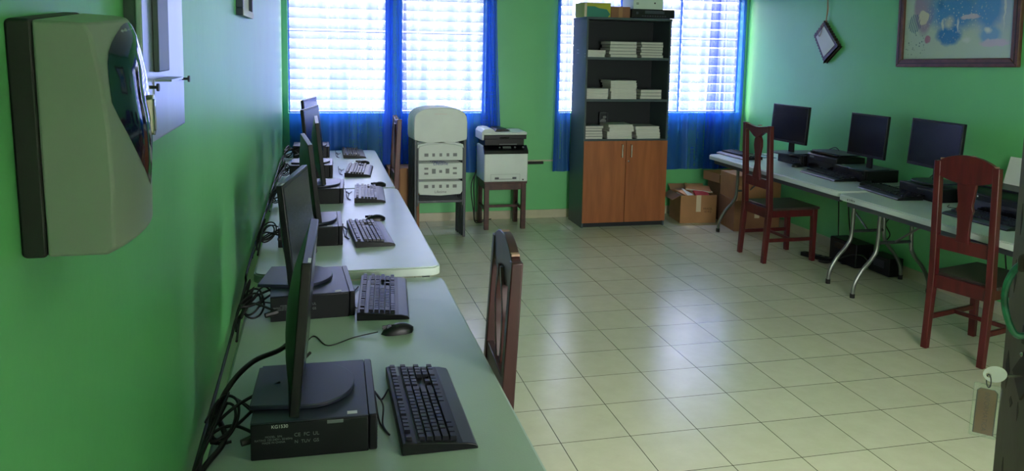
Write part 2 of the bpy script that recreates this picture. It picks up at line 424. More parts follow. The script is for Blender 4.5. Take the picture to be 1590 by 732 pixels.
for (xa, xb, lb) in ((-.28, 1.76, 'thin curtain rod over the two left windows'), (2.3, 4.48, 'thin curtain rod over the window behind the bookcase')):
    tag(MB().tube([(xa, 7.675, 2.43), (xb, 7.675, 2.43)], .008, 8, smooth=False).build('curtain_rod', M_chrome), lb, 'curtain rod')

# ------------------------------------------------------------------ folding tables
TW, TL = .82, 2.04
M_table2 = mat('greenish_table_plastic', (146, 166, 148), .32, noise=.05, nscale=3, bump=.05, bscale=200)
def make_table(label, width=TW, length=TL, top=M_table):
    t = thing('folding_table', label, 'table')
    w2, l2 = width/2, length/2
    b = MB().prism(rrect(length, width, .055), -.042, -.006).prism(rrect(length-.012, width-.012, .05), -.006, 0)
    b.build('table_top', top, t, bevel=.004)
    b = MB().box(-l2+.06, l2-.06, -w2+.045, -w2+.07, -.085, -.042).box(-l2+.06, l2-.06, w2-.07, w2-.045, -.085, -.042)
    b.build('side_rail', M_dsteel, t)
    return t
def add_legs(t, H, width=TW, length=TL, inset=.13):
    w2, l2 = width/2, length/2
    for sx in (-1, 1):
        x = sx*(l2-inset)
        for sy in (-1, 1):
            pts = [(x, sy*(w2-.065), -H), (x, sy*(w2-.075), -H+.10), (x, sy*(w2-.13), -H+.20), (x, sy*(w2-.21), -H+.29), (x, sy*(w2-.245), -H+.38), (x, sy*(w2-.25), -.08), (x, sy*(w2-.25), -.043)]
            lg = MB().tube(pts, .0145, 10).build('leg', M_steel, t)
            MB().cyl((x, sy*(w2-.065), -H), .0175, .035, 12).build('foot_cap', M_rub, lg)
        MB().tube([(x, -(w2-.25), -H+.40), (x, w2-.25, -H+.40)], .012, 8, smooth=False).build('crossbar', M_dsteel, t)
        MB().tube([(x, 0, -H+.40), (x-sx*.42, 0, -.05)], .008, 8, smooth=False).build('brace', M_steel, t)
    return t
t0 = make_table('white folding table nearest the camera on the left, lower than the next table', top=M_table2); add_legs(t0, .71)
t0.location = (.545-TW/2, 3.47-TL/2, .71); t0.rotation_euler[2] = PI/2
t1 = make_table('middle white folding table along the left wall with a rounded near corner'); add_legs(t1, .745)
t1.location = (.545-TW/2, 3.50+TL/2, .745); t1.rotation_euler[2] = PI/2
t2 = dup(t1, (.535-TW/2, 5.56+TL/2, .745), PI/2, 'farthest white folding table on the left, against the blue curtains')
RW = .775
t3 = make_table('far white folding table on the right wall, beside the cardboard boxes', RW); add_legs(t3, .74, RW, inset=.16)
t3.location = (3.705+RW/2, 7.02-TL/2, .74); t3.rotation_euler[2] = -PI/2
t4 = dup(t3, (3.66+RW/2, 4.955-TL/2, .735), -PI/2, 'near white folding table on the right wall with a small black number on its corner')
for g in t4.children:
    g.scale = (1, 1, 1)
text('edge_number', '# 319014', .022, M_blackt, t4, T(-TL/2+.16, -RW/2-.0005, -.024) @ RX(PI/2, 4, 'X'))
# ------------------------------------------------------------------ desktop computers
def make_pc(label, s=1):
    """front faces local -Y; s: which side carries the rating label"""
    t = thing('desktop_computer', label, 'computer')
    W2, D2, H = .182, .155, .098
    MB().box(-W2, W2, -D2+.022, D2, 0, H-.004).build('case', M_case, t, bevel=.003)
    MB().box(-W2, W2, -D2+.022, D2, H-.004, H).build('top_cover', M_casetop, t, bevel=.0015)
    fp = MB().box(-W2, W2, -D2, -D2+.021, .002, H).build('front_panel', M_case, t, bevel=.004)
    MB().box(-W2+.002, W2-.002, -D2+.003, -D2+.02, H-.0005, H+.0006).build('front_edge_strip', M_grey, fp)
    b = MB()
    for i in range(9): b.box(-W2+.02, -W2+.16, -D2-.0012, -D2, .02+i*.008, .0235+i*.008)
    b.build('vent_grille', M_case, fp)
    MB().box(-.005, .15, -D2-.0015, -D2, .068, .082).build('disc_drive', M_plg, fp)
    MB().cyl((.165, -D2-.002, .06), .006, .002, 12, 'y').build('power_button', M_chrome, fp)
    MB().box(.03, .045, -D2-.001, -D2, .03, .036).box(.06, .075, -D2-.001, -D2, .03, .036).build('usb_port', M_plg, fp)
    # stickers and print
    MB().box(-W2+.012, -W2+.028, -D2+.05, -D2+.075, H, H+.0006).build('sticker', M_lbl, t)
    return t
def side_print(pc, serial=True):
    W2 = .182
    xf = T(-W2-.0004, 0, 0) @ RX(-PI/2, 4, 'Z') @ RX(PI/2, 4, 'X')     # text on the -X side, reading from outside
    def side(body, size, y, z, mtl, nm='side_text'):
        # seen from -X side, left is +Y
        return text(nm, body, size, mtl, pc, T(-W2-.0005, y, z) @ RX(-PI/2, 4, 'Z') @ RX(PI/2, 4, 'X'))
    side('MODEL  S/N\nRATING 100-240V~ 50/60Hz\nMADE IN CHINA', .0075, .10, .052, M_lblg, 'rating_text')
    side('CE  FC  UL', .013, .02, .06, M_lblg, 'approval_marks')
    side('N  TUV  GS', .012, .02, .042, M_lblg, 'approval_marks')
    if serial:
        side('KG1530', .012, .085, .085, M_lbl, 'serial_number')
        MB().box(-W2-.0006, -W2, -.07, -.03, .083, .092).build('asset_label', M_lblg, pc)
pcL = [(-.008, 2.140, .71), (-.028, 3.17, .71), (-.035, 4.14, .745), (.010, 5.21, .745), (-.04, 6.20, .745), (-.05, 7.29, .745)]
ordn = ['nearest the camera', 'second from the camera', 'third from the camera', 'fourth from the camera', 'fifth from the camera', 'farthest, next to the curtains']
pc0 = make_pc('black flat desktop computer on the left tables, nearest the camera')
pcs = []
for i, p in enumerate(pcL):
    if i == 0: o = pc0
    else: o = dup(pc0, (0, 0, 0), 0, 'black flat desktop computer on the left tables, '+ordn[i])
    o['group'] = 'desktop computers on the left tables'
    o.location = p; o.rotation_euler[2] = PI/2+(-.02, .05, 0, -.05, -.03, 0)[i]; pcs.append(o)
side_print(pcs[0]); side_print(pcs[1], False); side_print(pcs[2], False)
text('top_logo', 'DC', .02, M_pl, pcs[0], T(.1, .03, .0983) @ RX(0, 4, 'Z'))
# right hand computers (front faces -X)
pcR = [(4.31, 6.33, .74), (4.29, 5.46, .74), (4.27, 4.69, .735)]
rlab = ['black desktop computer under the far monitor on the right tables', 'black desktop computer under the middle monitor, beside the inkjet printer', 'black desktop computer under the near monitor on the right, behind the arched chair']
for i, p in enumerate(pcR):
    o = dup(pc0, p, -PI/2, rlab[i], 'desktop computers on the right tables')
    if i > 0: pass
for o in COL.objects:
    pass

# ------------------------------------------------------------------ monitors (screen faces local -Y)
def make_monitor(label, w=.49, h=.345, lift=.10, base='round', tilt=6, total=None):
    t = thing('monitor', label, 'monitor')
    zc = lift+h/2
    xf = T(0, 0, zc) @ RX(math.radians(-tilt), 4, 'X')
    pn = MB().box(-w/2, w/2, -.012, .012, -h/2, h/2, xf).build('bezel', M_pl, t, bevel=.003)
    MB().box(-w/2+.014, w/2-.014, -.0128, -.0105, -h/2+.022, h/2-.014, xf).build('screen', M_scr, pn, smooth=0)
    # bulged rear shell
    vs = []; n = 8; fs = []
    for j in range(n+1):
        for i in range(n+1):
            u, v = -1+2*i/n, -1+2*j/n
            d = .034*(1-abs(u)**2.6)*(1-abs(v)**2.6)
            vs.append((u*(w/2-.006), .0125+d, v*(h/2-.006)))
    for j in range(n):
        for i in range(n):
            a = j*(n+1)+i; fs.append((a, a+1, a+n+2, a+n+1))
    k = len(vs); vs += [(-w/2+.006, .01, -h/2+.006), (w/2-.006, .01, -h/2+.006), (w/2-.006, .01, h/2-.006), (-w/2+.006, .01, h/2-.006)]
    fs.append((k, k+1, k+2, k+3))
    MB().add(vs, fs, xf).build('rear_shell', M_pl, t, smooth=60)
    MB().box(-w/2+.01, -w/2+.05, -.0095, -.002, h/2-.0001, h/2+.0006, xf).build('sticker', M_lbl, pn)
    MB().prism([(-.035, .012), (.035, .012), (.026, zc), (-.026, zc)], .022, .040, 'y').build('neck', M_pl, t, bevel=.004)
    bb = MB().prism([(.140*math.cos(a), -.015+.115*math.sin(a)) for a in [PI+PI*i/20 for i in range(21)]]+[(.125, .135), (-.125, .135)], 0, .012)
    bb.build('stand_base', M_casetop, t, bevel=.003)
    text('brand_mark', 'HP' if False else 'o', .008, M_lblg, pn, xf @ T(0, -.0125, -h/2+.010) @ RX(PI/2, 4, 'X'))
    return t
H_PC = .0985
mL0 = make_monitor('black monitor on the left tables, nearest the camera, seen from behind', .50, .385, .03, tilt=-5)
mL0.location = (-.035, 2.155, .71+H_PC); mL0.rotation_euler[2] = PI/2-math.radians(2)
mA = make_monitor('black monitor second on the left tables, its screen turned to the camera', .52, .385, .035, tilt=6)
mA.location = (-.075, 3.21, .71+H_PC); mA.rotation_euler[2] = PI/2-math.radians(9)
mB = dup(mA, (-.035, 4.13, .745+H_PC), PI/2+math.radians(5), 'black monitor third from the camera on the left, turned away, pale sticker on top')
mC = dup(mA, (.015, 5.20, .745+H_PC), PI/2+math.radians(1), 'black monitor fourth from the camera on the left, seen edge on')
mD = dup(mA, (-.035, 6.19, .745+H_PC), PI/2-math.radians(12), 'black monitor fifth from the camera on the left, bluish screen visible')
mE = dup(mA, (-.05, 7.18, .745+H_PC), PI/2-math.radians(12), 'farthest black monitor on the left, closest to the curtains')
for o in (mL0, mA, mB, mC, mD, mE): o['group'] = 'monitors on the left tables'
mR0 = make_monitor('black monitor farthest along the right wall, beside the blue curtain', .50, .335, .10, tilt=4)
mR0.location = (4.13, 6.31, .74+H_PC); mR0.rotation_euler[2] = -PI/2+math.radians(4)
mR1 = dup(mR0, (4.20, 5.35, .74+H_PC), -PI/2+math.radians(2), 'black monitor in the middle of the right tables, beside the inkjet printer')
mR2 = dup(mR0, (4.21, 4.66, .735+H_PC+.02), -PI/2+math.radians(-2), 'black monitor nearest the camera on the right, under the large brown picture')
mR1.scale = (.82, 1, 1)
for o in (mR0, mR1, mR2): o['group'] = 'monitors on the right tables'

# ------------------------------------------------------------------ keyboards
KW, KD = .50, .195
def key_layout():
    ks = []
    u = .0212
    x0 = -KW/2+.013
    rows = []
    def row(y, items):
        x = x0
        for it in items:
            if it < 0: x += -it*u; continue
            ks.append((x+.001, x+it*u-.001, y)); x += it*u
    np_ = [-.35, 1, 1, 1]
    gp = [-.35, 1, 1, 1]
    row(.070, [1, -.9, 1, 1, 1, 1, -.45, 1, 1, 1, 1, -.45, 1, 1, 1, 1]+gp+[-.35, 1, 1, 1, 1])
    row(.037, [1]*13+[2]+gp+[-.35, 1, 1, 1, 1])
    row(.0165, [1.5]+[1]*12+[1.5]+gp+[-.35, 1, 1, 1])
    row(-.004, [1.75]+[1]*11+[2.25]+[-3.7, 1, 1, 1, 1])
    row(-.0245, [2.25]+[1]*10+[2.75, -1.35, 1, -1.35, 1, 1, 1])
    row(-.045, [1.25, 1.25, 1.25, 6.25, 1.25, 1.25, 1.25, 1.25]+gp+[-.35, 2, 1, 1])
    return ks
def kz(y): return .024+(y+.05)*.07
def make_keyboard(label, detailed):
    t = thing('keyboard', label, 'keyboard')
    prof = [(-.098, 0), (.098, 0), (.098, .030), (.088, .032), (-.055, .019), (-.068, .018), (-.092, .012), (-.098, .005)]
    MB().prism(prof, -KW/2, KW/2, 'x').build('body', M_pl, t, bevel=.002)
    MB().prism([(-.0975, .0055), (-.092, .0126), (-.069, .0186), (-.058, .0194), (-.058, .015), (-.09, .006)], -KW/2+.003, KW/2-.003, 'x').build('palm_rest', M_grey, t)
    MB().prism([(.051, .0291), (.058, .0302), (.058, .027), (.051, .027)], -KW/2+.004, KW/2-.004, 'x').build('trim_strip', M_grey, t)
    MB().prism([(.062, .0303), (.084, .0328), (.084, .03), (.062, .028)], KW/2-.075, KW/2-.004, 'x').build('light_panel', M_lblg, t)
    ks = key_layout()
    def kmesh(b, k):
        x0, x1, y = k; d = .0185; zt = kz(y+.01)+.007
        z0 = .012
        vs = [(x0, y, z0), (x1, y, z0), (x1, y+d, z0), (x0, y+d, z0), (x0+.002, y+.002, zt), (x1-.002, y+.002, zt), (x1-.002, y+d-.002, zt+.001), (x0+.002, y+d-.002, zt+.001)]
        b.add(vs, [(3, 2, 1, 0), (4, 5, 6, 7), (0, 1, 5, 4), (1, 2, 6, 5), (2, 3, 7, 6), (3, 0, 4, 7)])
    if detailed:
        for k in ks[:100]:
            b = MB(); kmesh(b, k); b.build('key', M_key, t, smooth=0)
        b = MB()
        for k in ks[100:]: kmesh(b, k)
        if len(ks) > 100:
            o = b.build('key', M_key, t, smooth=0); o['kind'] = 'stuff'
    else:
        b = MB()
        for k in ks: kmesh(b, k)
        b.build('key_bank', M_key, t, smooth=0)
    return t
kb0 = make_keyboard('black keyboard with palm rest, nearest the camera on the left tables', True)
kbf = make_keyboard('black keyboard third from the camera on the left, numeric pad by a mouse', False)
kpos = [(.300, 2.160, .71, 0), (.258, 3.175, .71, -5), (.265, 4.15, .745, 3), (.335, 5.27, .745, -3), (.320, 6.28, .745, -6), (.320, 7.29, .745, 0)]
for i, (x, y, z, a) in enumerate(kpos):
    if i == 0: o = kb0
    elif i == 1: o = dup(kb0, (0, 0, 0), 0, 'black keyboard second from the camera on the left tables')
    elif i == 2: o = kbf
    else: o = dup(kbf, (0, 0, 0), 0, ['', '', '', 'black keyboard fourth from the camera on the left tables', 'black keyboard fifth from the camera on the left tables', 'farthest black keyboard at the curtain end of the left tables'][i])
    o.location = (x, y, z+.001); o.rotation_euler[2] = PI/2+math.radians(a); o['group'] = 'keyboards on the left tables'
rk = [((3.93, 6.82, .741), -88, 'black keyboard at the far end of the right tables, behind the far red chair'),
      ((4.05, 5.62, .741), -93, 'black keyboard in front of the inkjet printer on the right'),
      ((4.03, 4.87, .736), -96, 'black keyboard in front of the middle and near monitors, left of the arched red chair'),
      ((3.98, 3.95, .736), -90, 'black keyboard nearest the camera on the right, half hidden by the door')]
for p, a, lb in rk:
    dup(kbf, p, math.radians(a), lb, 'keyboards on the right tables')

# ------------------------------------------------------------------ mice (nose toward local +Y)
def make_mouse(label):
    t = thing('computer_mouse', label, 'mouse')
    vs = []; fs = []; nu, nv = 14, 10
    for i in range(nv+1):
        v = i/nv; y = -.060+.12*v
        wd = .032*math.sqrt(max(0, 1-abs(2*v-1)**3.2))*(1-.14*v)+.0006
        hg = .038*math.sin(PI*min(1, (v*.92+.08)))**.7*(1-.28*v)+.0006
        for j in range(nu+1):
            a = PI*j/nu
            vs.append((wd*math.cos(a), y, .002+hg*math.sin(a)**.8))
    for i in range(nv):
        for j in range(nu):
            a = i*(nu+1)+j; fs.append((a, a+1, a+nu+2, a+nu+1))
    for i in range(nv): fs.append((i*(nu+1), i*(nu+1)+nu, (i+1)*(nu+1)+nu, (i+1)*(nu+1)))
    MB().add(vs, fs).build('shell', M_pl, t, smooth=60)
    MB().cyl((-.003, .030, .026), .009, .006, 14, 'x').build('scroll_wheel', M_grey, t)
    MB().box(-.001, .001, .012, .055, .02, .0335).build('button_seam', M_plg, t)
    return t
ms0 = make_mouse('black computer mouse on the near left table, its cable curling to the computer')
mp = [(.275, 2.785, .71, 100, ''), (.315, 4.50, .745, 96, 'black computer mouse beyond the third keyboard on the left tables'), (.415, 5.60, .745, 110, 'black computer mouse beyond the fourth keyboard on the left tables'), (.365, 6.68, .745, 95, 'black computer mouse beyond the fifth keyboard on the left tables')]
for i, (x, y, z, a, lb) in enumerate(mp):
    o = ms0 if i == 0 else dup(ms0, (0, 0, 0), 0, lb)
    o.location = (x, y, z); o.rotation_euler[2] = math.radians(a); o['group'] = 'computer mice on the left tables'
dup(ms0, (4.12, 6.14, .74), math.radians(-80), 'black computer mouse beside the far computer on the right tables', 'computer mice on the right tables')
dup(ms0, (4.10, 5.20, .74), math.radians(-95), 'black computer mouse in front of the middle computer on the right tables', 'computer mice on the right tables')

# ------------------------------------------------------------------ cables
def cable(pts, r, label, cat='cable', group=None):
    o = MB().tube(pts, r, 7, k=7).build('cable', M_cab, smooth=60)
    return tag(o, label, cat, group)
cable([(-.045, 2.40, .90), (-.10, 2.324, .86), (-.177, 2.257, .852), (-.229, 2.169, .83), (-.262, 2.129, .77), (-.235, 2.04, .735), (-.275, 1.93, .717), (-.285, 1.78, .716)], .0075, 'thick black cable arching from the nearest left monitor down to the wall')
cable([(.205, 2.775, .722), (.12, 2.76, .713), (.03, 2.70, .713), (-.02, 2.80, .713), (-.07, 2.62, .713), (-.13, 2.42, .714), (-.17, 2.40, .74)], .0022, 'thin black mouse cable curving across the near left table')
def bundle(cx, cy, z, seed, label, sc=1.):
    t = thing('cable_bundle', label, 'cables', (cx, cy, z), 0, 'cable bundles along the left wall')
    rnd = random.Random(seed)
    # thick power lead plugged in the back of the computer
    p0 = Vector((.085*sc, -.10, .06))
    ends = [((.10, -.12, .045), (-.03, -.30, .01)), ((.10, -.04, .05), (-.05, -.26, .008)), ((.14, .05, .11), (-.04, -.20, .01)), ((.22, .20, .13), (-.045, -.12, .01)), ((.10, .02, .03), (-.05, -.34, .008))]
    for i, (a, e) in enumerate(ends):
        j = lambda s=.02: rnd.uniform(-s, s)
        mid = [(0.02+j(), -.02+j(.05), .07+j(.03)), (-.035+j(.01), -.08+j(.04), .05+j(.03)), (.0+j(.02), .02+j(.06), .09+j(.03)), (-.04+j(.008), -.10+j(.04), .03+j(.01))]
        k = 2+rnd.randint(0, 2)
        pts = [a]+mid[:k]+[e]
        pts = [(x, y, max(zz, .006)) for x, y, zz in pts]
        MB().tube(pts, (.0045 if i in (0, 2, 3) else .003), 7, k=7).build('cable', M_cab, t, smooth=60)
    # a looped coil
    for q in range(2):
        a0 = rnd.uniform(0, 6); R = .035+.012*q
        pts = [(-.005+j2*.0, 0, 0) for j2 in range(0)]
        for s_ in range(11):
            a = a0+s_*.75
            pts.append((.0+R*.8*math.cos(a)+.004*s_*.2, -.04+R*1.3*math.sin(a)+.01*q, .055+R*.8*math.sin(a*.9+1)))
        pts = [(x, y, max(zz, .006)) for x, y, zz in pts]
        MB().tube(pts, .0038, 7, k=5).build('cable', M_cab, t, smooth=60)
    a = ends[0][0]
    MB().tube([(a[0]-.004, a[1]-.002, a[2]), (a[0]-.045, a[1]-.02, a[2]-.004)], (.013, .009), 8, smooth=False).build('plug', M_cab, t)
    return t
for i, (x, y, z) in enumerate([(-.245, 2.12, .71), (-.245, 3.08, .71), (-.245, 4.10, .745), (-.245, 5.10, .745), (-.245, 6.15, .745), (-.245, 7.10, .745)]):
    bundle(x, y, z, 30+i, 'tangle of black cables by the left wall behind the computer '+ordn[i])
cable([(-.30, 7.0, .755), (-.302, 6.2, .752), (-.300, 5.2, .753), (-.302, 4.2, .752), (-.300, 3.52, .755), (-.300, 3.4, .722), (-.296, 2.6, .72), (-.294, 1.9, .718), (-.292, 1.5, .718)], .005, 'long black cable lying along the left wall edge of the tables')
for i, (kx, ky, kz_, dy) in enumerate([(.195, 2.30, .71, 0), (.16, 3.35, .71, .0), (.17, 4.35, .745, 0), (.22, 5.40, .745, 0), (.2, 6.4, .745, 0), (.2, 7.35, .745, 0)]):
    pts = [(kx+.005, ky, kz_+.006), (kx-.02, ky-.06, kz_+.004), (kx-.035, ky-.02, kz_+.012), (kx-.02, ky-.13, kz_+.02), (kx-.028, ky-.22, kz_+.006), (kx-.015, ky-.28, kz_+.005), (kx-.035, ky-.20, kz_+.004), (kx-.04, ky-.1, kz_+.03), (kx-.04, ky-.08, kz_+.04)]
    cable(pts, .0025, 'thin black cable crumpled between keyboard and computer, '+ordn[i]+' on the left', group='keyboard cables on the left tables')

# ------------------------------------------------------------------ wooden chairs (front faces local -Y)
def make_chair(label, arched, wood, slats=False, top=1.14):
    t = thing('wooden_chair', label, 'chair')
    W2, ys, SH = .205, .195, .465
    ph = top-(.05 if arched else .0)
    for sx in (-1, 1):
        x0, x1 = sorted((sx*W2, sx*(W2-.042)))
        # back post, continuous with the rear leg
        pr = [(ys+.035, 0), (ys+.068, 0), (ys+.045, SH), (ys+.072, ph), (ys+.035, ph), (ys, SH), ]
        MB().prism(pr, x0, x1, 'x').build('back_post', wood, t, bevel=.004)
        MB().prism([(-.232, 0), (-.200, 0), (-.188, SH-.02), (-.232, SH-.02)], x0, x1, 'x').build('leg', wood, t, bevel=.003)
        MB().box(min(sx*(W2-.01), sx*(W2-.032)), max(sx*(W2-.01), sx*(W2-.032)), -.19, ys+.01, .385, SH-.02).build('side_apron', wood, t, bevel=.002)
        MB().box(min(sx*(W2-.012), sx*(W2-.032)), max(sx*(W2-.012), sx*(W2-.032)), -.195, ys+.03, .175, .205).build('side_stretcher', wood, t, bevel=.003)
    MB().box(-W2+.03, W2-.03, -.225, -.205, .385, SH-.02).build('front_apron', wood, t, bevel=.002)
    MB().box(-W2+.03, W2-.03, ys+.012, ys+.035, .375, SH-.01).build('rear_apron', wood, t, bevel=.002)
    MB().box(-W2+.03, W2-.03, -.02, .0, .178, .202).build('stretcher', wood, t, bevel=.003)
    MB().box(-W2-.008, W2+.008, -.245, ys+.003, SH-.02, SH+.002).build('seat', M_seatd, t, bevel=.004)
    # crest rail
    up = []; lo = []
    n = 16
    for i in range(n+1):
        u = -1+2*i/n; x = u*(W2-.0)
        if arched:
            z = ph-.008+.058*max(0, 1-(abs(u)/.92)**2.0)**.8
        else:
            z = ph-.012-.010*math.cos(u*PI)
        up.append((x, z))
        xi = u*(W2-.036)
        lo.append((xi, ph-.085-(.03*(1-abs(u)**2) if arched else .028*math.cos(u*PI*1.2))))
    yc = ys+.052
    MB().prism(up+lo[::-1], yc-.014, yc+.016, 'y').build('crest_rail', wood, t, bevel=.003)
    for (cx, cw) in ((.15, .018), (-.03, .012), (-.17, .014)):
        zz = ph-.008+.058*max(0, 1-(abs(cx/W2)/.92)**2)**.8 if arched else ph-.006
        MB().box(cx-cw, cx+cw, yc-.012, yc+.014, zz-.006, zz+.0012).build('chipped_edge', M_chip, t)
    # lower rail
    MB().box(-W2+.036, W2-.036, ys+.016, ys+.042, .615, .695).build('lower_rail', wood, t, bevel=.003)
    zl, zh = .68, ph-.09
    sh = RX(0, 4, 'X')
    def ypos(z): return ys+.022+.03*(z-.65)/.45
    if slats:
        for sx in (-1, 1):
            L = []; R = []
            for i in range(15):
                v = i/14; z = zl+(zh+.03-zl)*v
                c = sx*(.022+.050*math.sin(v*PI)**1.0+.004*math.sin(v*4*PI))
                h = .010+.005*math.sin(v*3*PI)**2
                if sx == 0: h = .008; 
                L.append((c-h, z)); R.append((c+h, z))
            MB().prism(L+R[::-1], ys+.028, ys+.050, 'y').build('back_slat', wood, t, bevel=.002)
    else:
        prof = [(0, .044), (.1, .038), (.3, .040), (.42, .046), (.47, .054), (.51, .047), (.56, .044), (.68, .052), (.85, .060), (1, .058)]
        if not arched: prof = [(0, .058), (.12, .047), (.3, .031), (.45, .030), (.55, .040), (.68, .054), (.8, .050), (.87, .031), (.93, .036), (1, .060)]
        L = []; R = []
        for v, h in prof:
            z = zl+(zh+.04-zl)*v; L.append((-h, z)); R.append((h, z))
        MB().prism(L+R[::-1], ys+.028, ys+.050, 'y').build('splat', wood, t, bevel=.002)
    return t
chR1 = make_chair('dark red wooden chair with flat chipped top rail at the far right table', False, M_red, top=1.145)
chR1.location = (3.83, 5.935, 0); chR1.rotation_euler[2] = PI/2+.02
chR2 = make_chair('dark red wooden chair with arched top rail at the near right table', True, M_red, top=1.185)
chR2.scale = (.93, 1, 1); chR2.location = (3.81, 3.76, 0); chR2.rotation_euler[2] = PI/2+math.radians(14)
chL1 = make_chair('dark brown wooden chair with curved back slats tucked under the left tables, nearest the camera', True, M_red2, slats=True, top=1.13)
chL1.location = (.365, 2.54, 0); chL1.rotation_euler[2] = -PI/2-math.radians(4)
chL2 = dup(chR1, (.40, 6.62, 0), -PI/2, 'red wooden chair at the far end of the left tables, seen edge on')

# ------------------------------------------------------------------ bookcase
BX0, BX1, BY0, BY1, BH = 2.495, 3.365, 7.22, 7.63, 2.045
bc = thing('bookcase', 'tall grey bookcase with three open shelves over two orange wooden doors', 'bookcase', ((BX0+BX1)/2, (BY0+BY1)/2, 0))
W2, D2 = (BX1-BX0)/2, (BY1-BY0)/2
tk = .018
for sx in (-1, 1):
    MB().box(min(sx*W2, sx*(W2-tk)), max(sx*W2, sx*(W2-tk)), -D2, D2, 0, BH-.022).build('side_panel', M_book, bc, bevel=.001)
MB().box(-W2-.004, W2+.004, -D2-.006, D2, BH-.022, BH).build('top_panel', M_book, bc, bevel=.002)
MB().box(-W2+tk, W2-tk, D2-.008, D2, .05, BH-.022).build('back_panel', M_booki, bc)
SHZ = [1.665, 1.262, .872]
for z in SHZ:
    MB().box(-W2+tk, W2-tk, -D2+.005, D2-.008, z-.024, z).build('shelf', M_book, bc, bevel=.001)
MB().box(-W2+tk, W2-tk, -D2+.03, D2-.008, .045, .063).build('bottom_panel', M_book, bc)
MB().box(-W2+tk, W2-tk, -D2+.03, -D2+.045, 0, .045).build('plinth', M_booki, bc)
for sx in (-1, 1):
    xa, xb = sorted((sx*(W2-.001), sx*.0025))
    d = MB().box(xa, xb, -D2-.018, -D2-.0005, .05, .856).build('door', M_orange, bc, bevel=.0015)
    hx = sx*.047
    MB().tube([(hx, -D2-.018, .70), (hx, -D2-.045, .70), (hx, -D2-.045, .82), (hx, -D2-.018, .82)], .006, 8, smooth=False).build('handle', M_chrome, d)
    if sx == 1: MB().cyl((.028, -D2-.021, .655), .009, .004, 14, 'y').build('lock', M_chrome, d)
# books, every one a thing
FY = BY0
def xw(px, y=0): return BX0+(px-909)/ (1034.5-902-1)*.866 if False else None
stacks = [  # x centre px, width px, shelf, n, book thickness, names
    (926, 30, 0, 2, .033, 'left stack on the upper bookcase shelf'), (968, 42, 0, 5, .0305, 'middle stack on the upper bookcase shelf'), (1012, 35, 0, 6, .0255, 'right stack on the upper bookcase shelf'),
    (926, 34, 1, 4, .025, 'left stack on the middle bookcase shelf'), (967, 40, 1, 7, .0255, 'middle stack on the middle bookcase shelf'), (1010, 33, 1, 3, .031, 'right stack on the middle bookcase shelf'),
    (921, 28, 2, 5, .026, 'left stack on the lower bookcase shelf'), (962, 38, 2, 6, .0235, 'middle stack on the lower bookcase shelf'), (1005, 37, 2, 4, .030, 'right stack on the lower bookcase shelf')]
ords = ['topmost', 'second from top', 'third from top', 'fourth from top', 'fifth from top', 'sixth from top', 'seventh from top']
bkproto = {}
rnd = random.Random(4)
for (px, pw, si, n, th, nm) in stacks:
    sh0 = (909.5, 907, 905)[si]; wpx = (1041-909.5, 1036-907, 1033.5-905)[si]
    cx = BX0+(px-sh0)/wpx*(BX1-BX0); bw = pw/wpx*(BX1-BX0)
    for k in range(n):
        key = (round(th, 4), pw)
        lb = 'white %s book, %s in the %s' % ('thick' if th > .028 else 'thin', ords[n-1-k] if not (k == 0 and n > 1) else 'lowest', nm)
        if key not in bkproto:
            r = thing('book', lb, 'book')
            MB().box(-bw/2+.003, bw/2-.003, -.125, .125, .002, th-.0035).build('pages', M_paper, r, smooth=0)
            MB().box(-bw/2, bw/2, -.129, .129, th-.0032, th-.0008).box(-bw/2, bw/2, -.129, .129, 0, .0022).build('cover', M_cover if rnd.random() < .6 else M_cover2, r, smooth=0)
            bkproto[key] = r
        else: r = dup(bkproto[key], (0, 0, 0), 0, lb)
        r['group'] = 'books in the '+nm
        r.location = (cx+rnd.uniform(-.008, .008), FY+.150+rnd.uniform(-.008, .008), SHZ[si]+k*th+.0005)
        r.rotation_euler[2] = rnd.uniform(-.05, .05)
ph = thing('photo_card', 'small dark framed card standing at the back of the lower shelf', 'picture', (BX0+(953-905)/128.5*.87, BY1-.06, SHZ[2]))
MB().box(-.045, .045, -.006, .006, 0, .235).build('card', M_booki, ph)
MB().ell((-.005, -.007, .14), .032, .002, .03).ell((.01, -.007, .185), .02, .002, .014).build('card_figure', M_cover2, ph)
MB().box(-.045, .045, -.009, -.005, .225, .235).box(-.045, .045, -.009, -.005, .0, .01).box(-.045, -.038, -.009, -.005, 0, .235).box(.038, .045, -.009, -.005, 0, .235).build('card_border', M_dsteel, ph)

# things on top of the bookcase
ZT = BH
t = thing('printed_box', 'yellow green printed carton on top of the bookcase, leftmost', 'box', (2.60, 7.40, ZT))
M_yg = mat('yellow_green_print', (170, 170, 52), .5, noise=.15, nscale=4)
MB().box(-.125, .14, -.15, .13, 0, .135).build('carton', M_yg, t, bevel=.002)
MB().prism([(-.10, .0), (.11, .0), (.135, .03), (.10, .075), (.02, .085), (-.02, .10), (-.10, .10)], -.1515, -.150, 'y').build('teal_print', mat('teal_print', (46, 130, 110), .5), t, smooth=0)
MB().prism([(-.125, 0), (-.105, 0), (-.10, .135), (-.125, .135)], -.152, -.1498, 'y').build('tape_strip', M_tape, t, smooth=0)
MB().box(-.128, .143, -.153, -.02, .1352, .138, T(0, 0, .0) @ RX(math.radians(1.5), 4, 'X')).build('flap', M_tape, t)
t = thing('cardboard_box', 'small plain brown cardboard box on top of the bookcase', 'box', (2.845, 7.40, ZT))
MB().box(-.098, .098, -.14, .12, 0, .105).build('carton', M_card2, t, bevel=.002)
MB().box(-.02, .02, -.1408, -.139, 0, .1055).build('tape_strip', M_card, t)
t = thing('rack_device', 'black rack recorder lying on top of the bookcase, overhanging to the right', 'electronics', (3.175, 7.42, ZT))
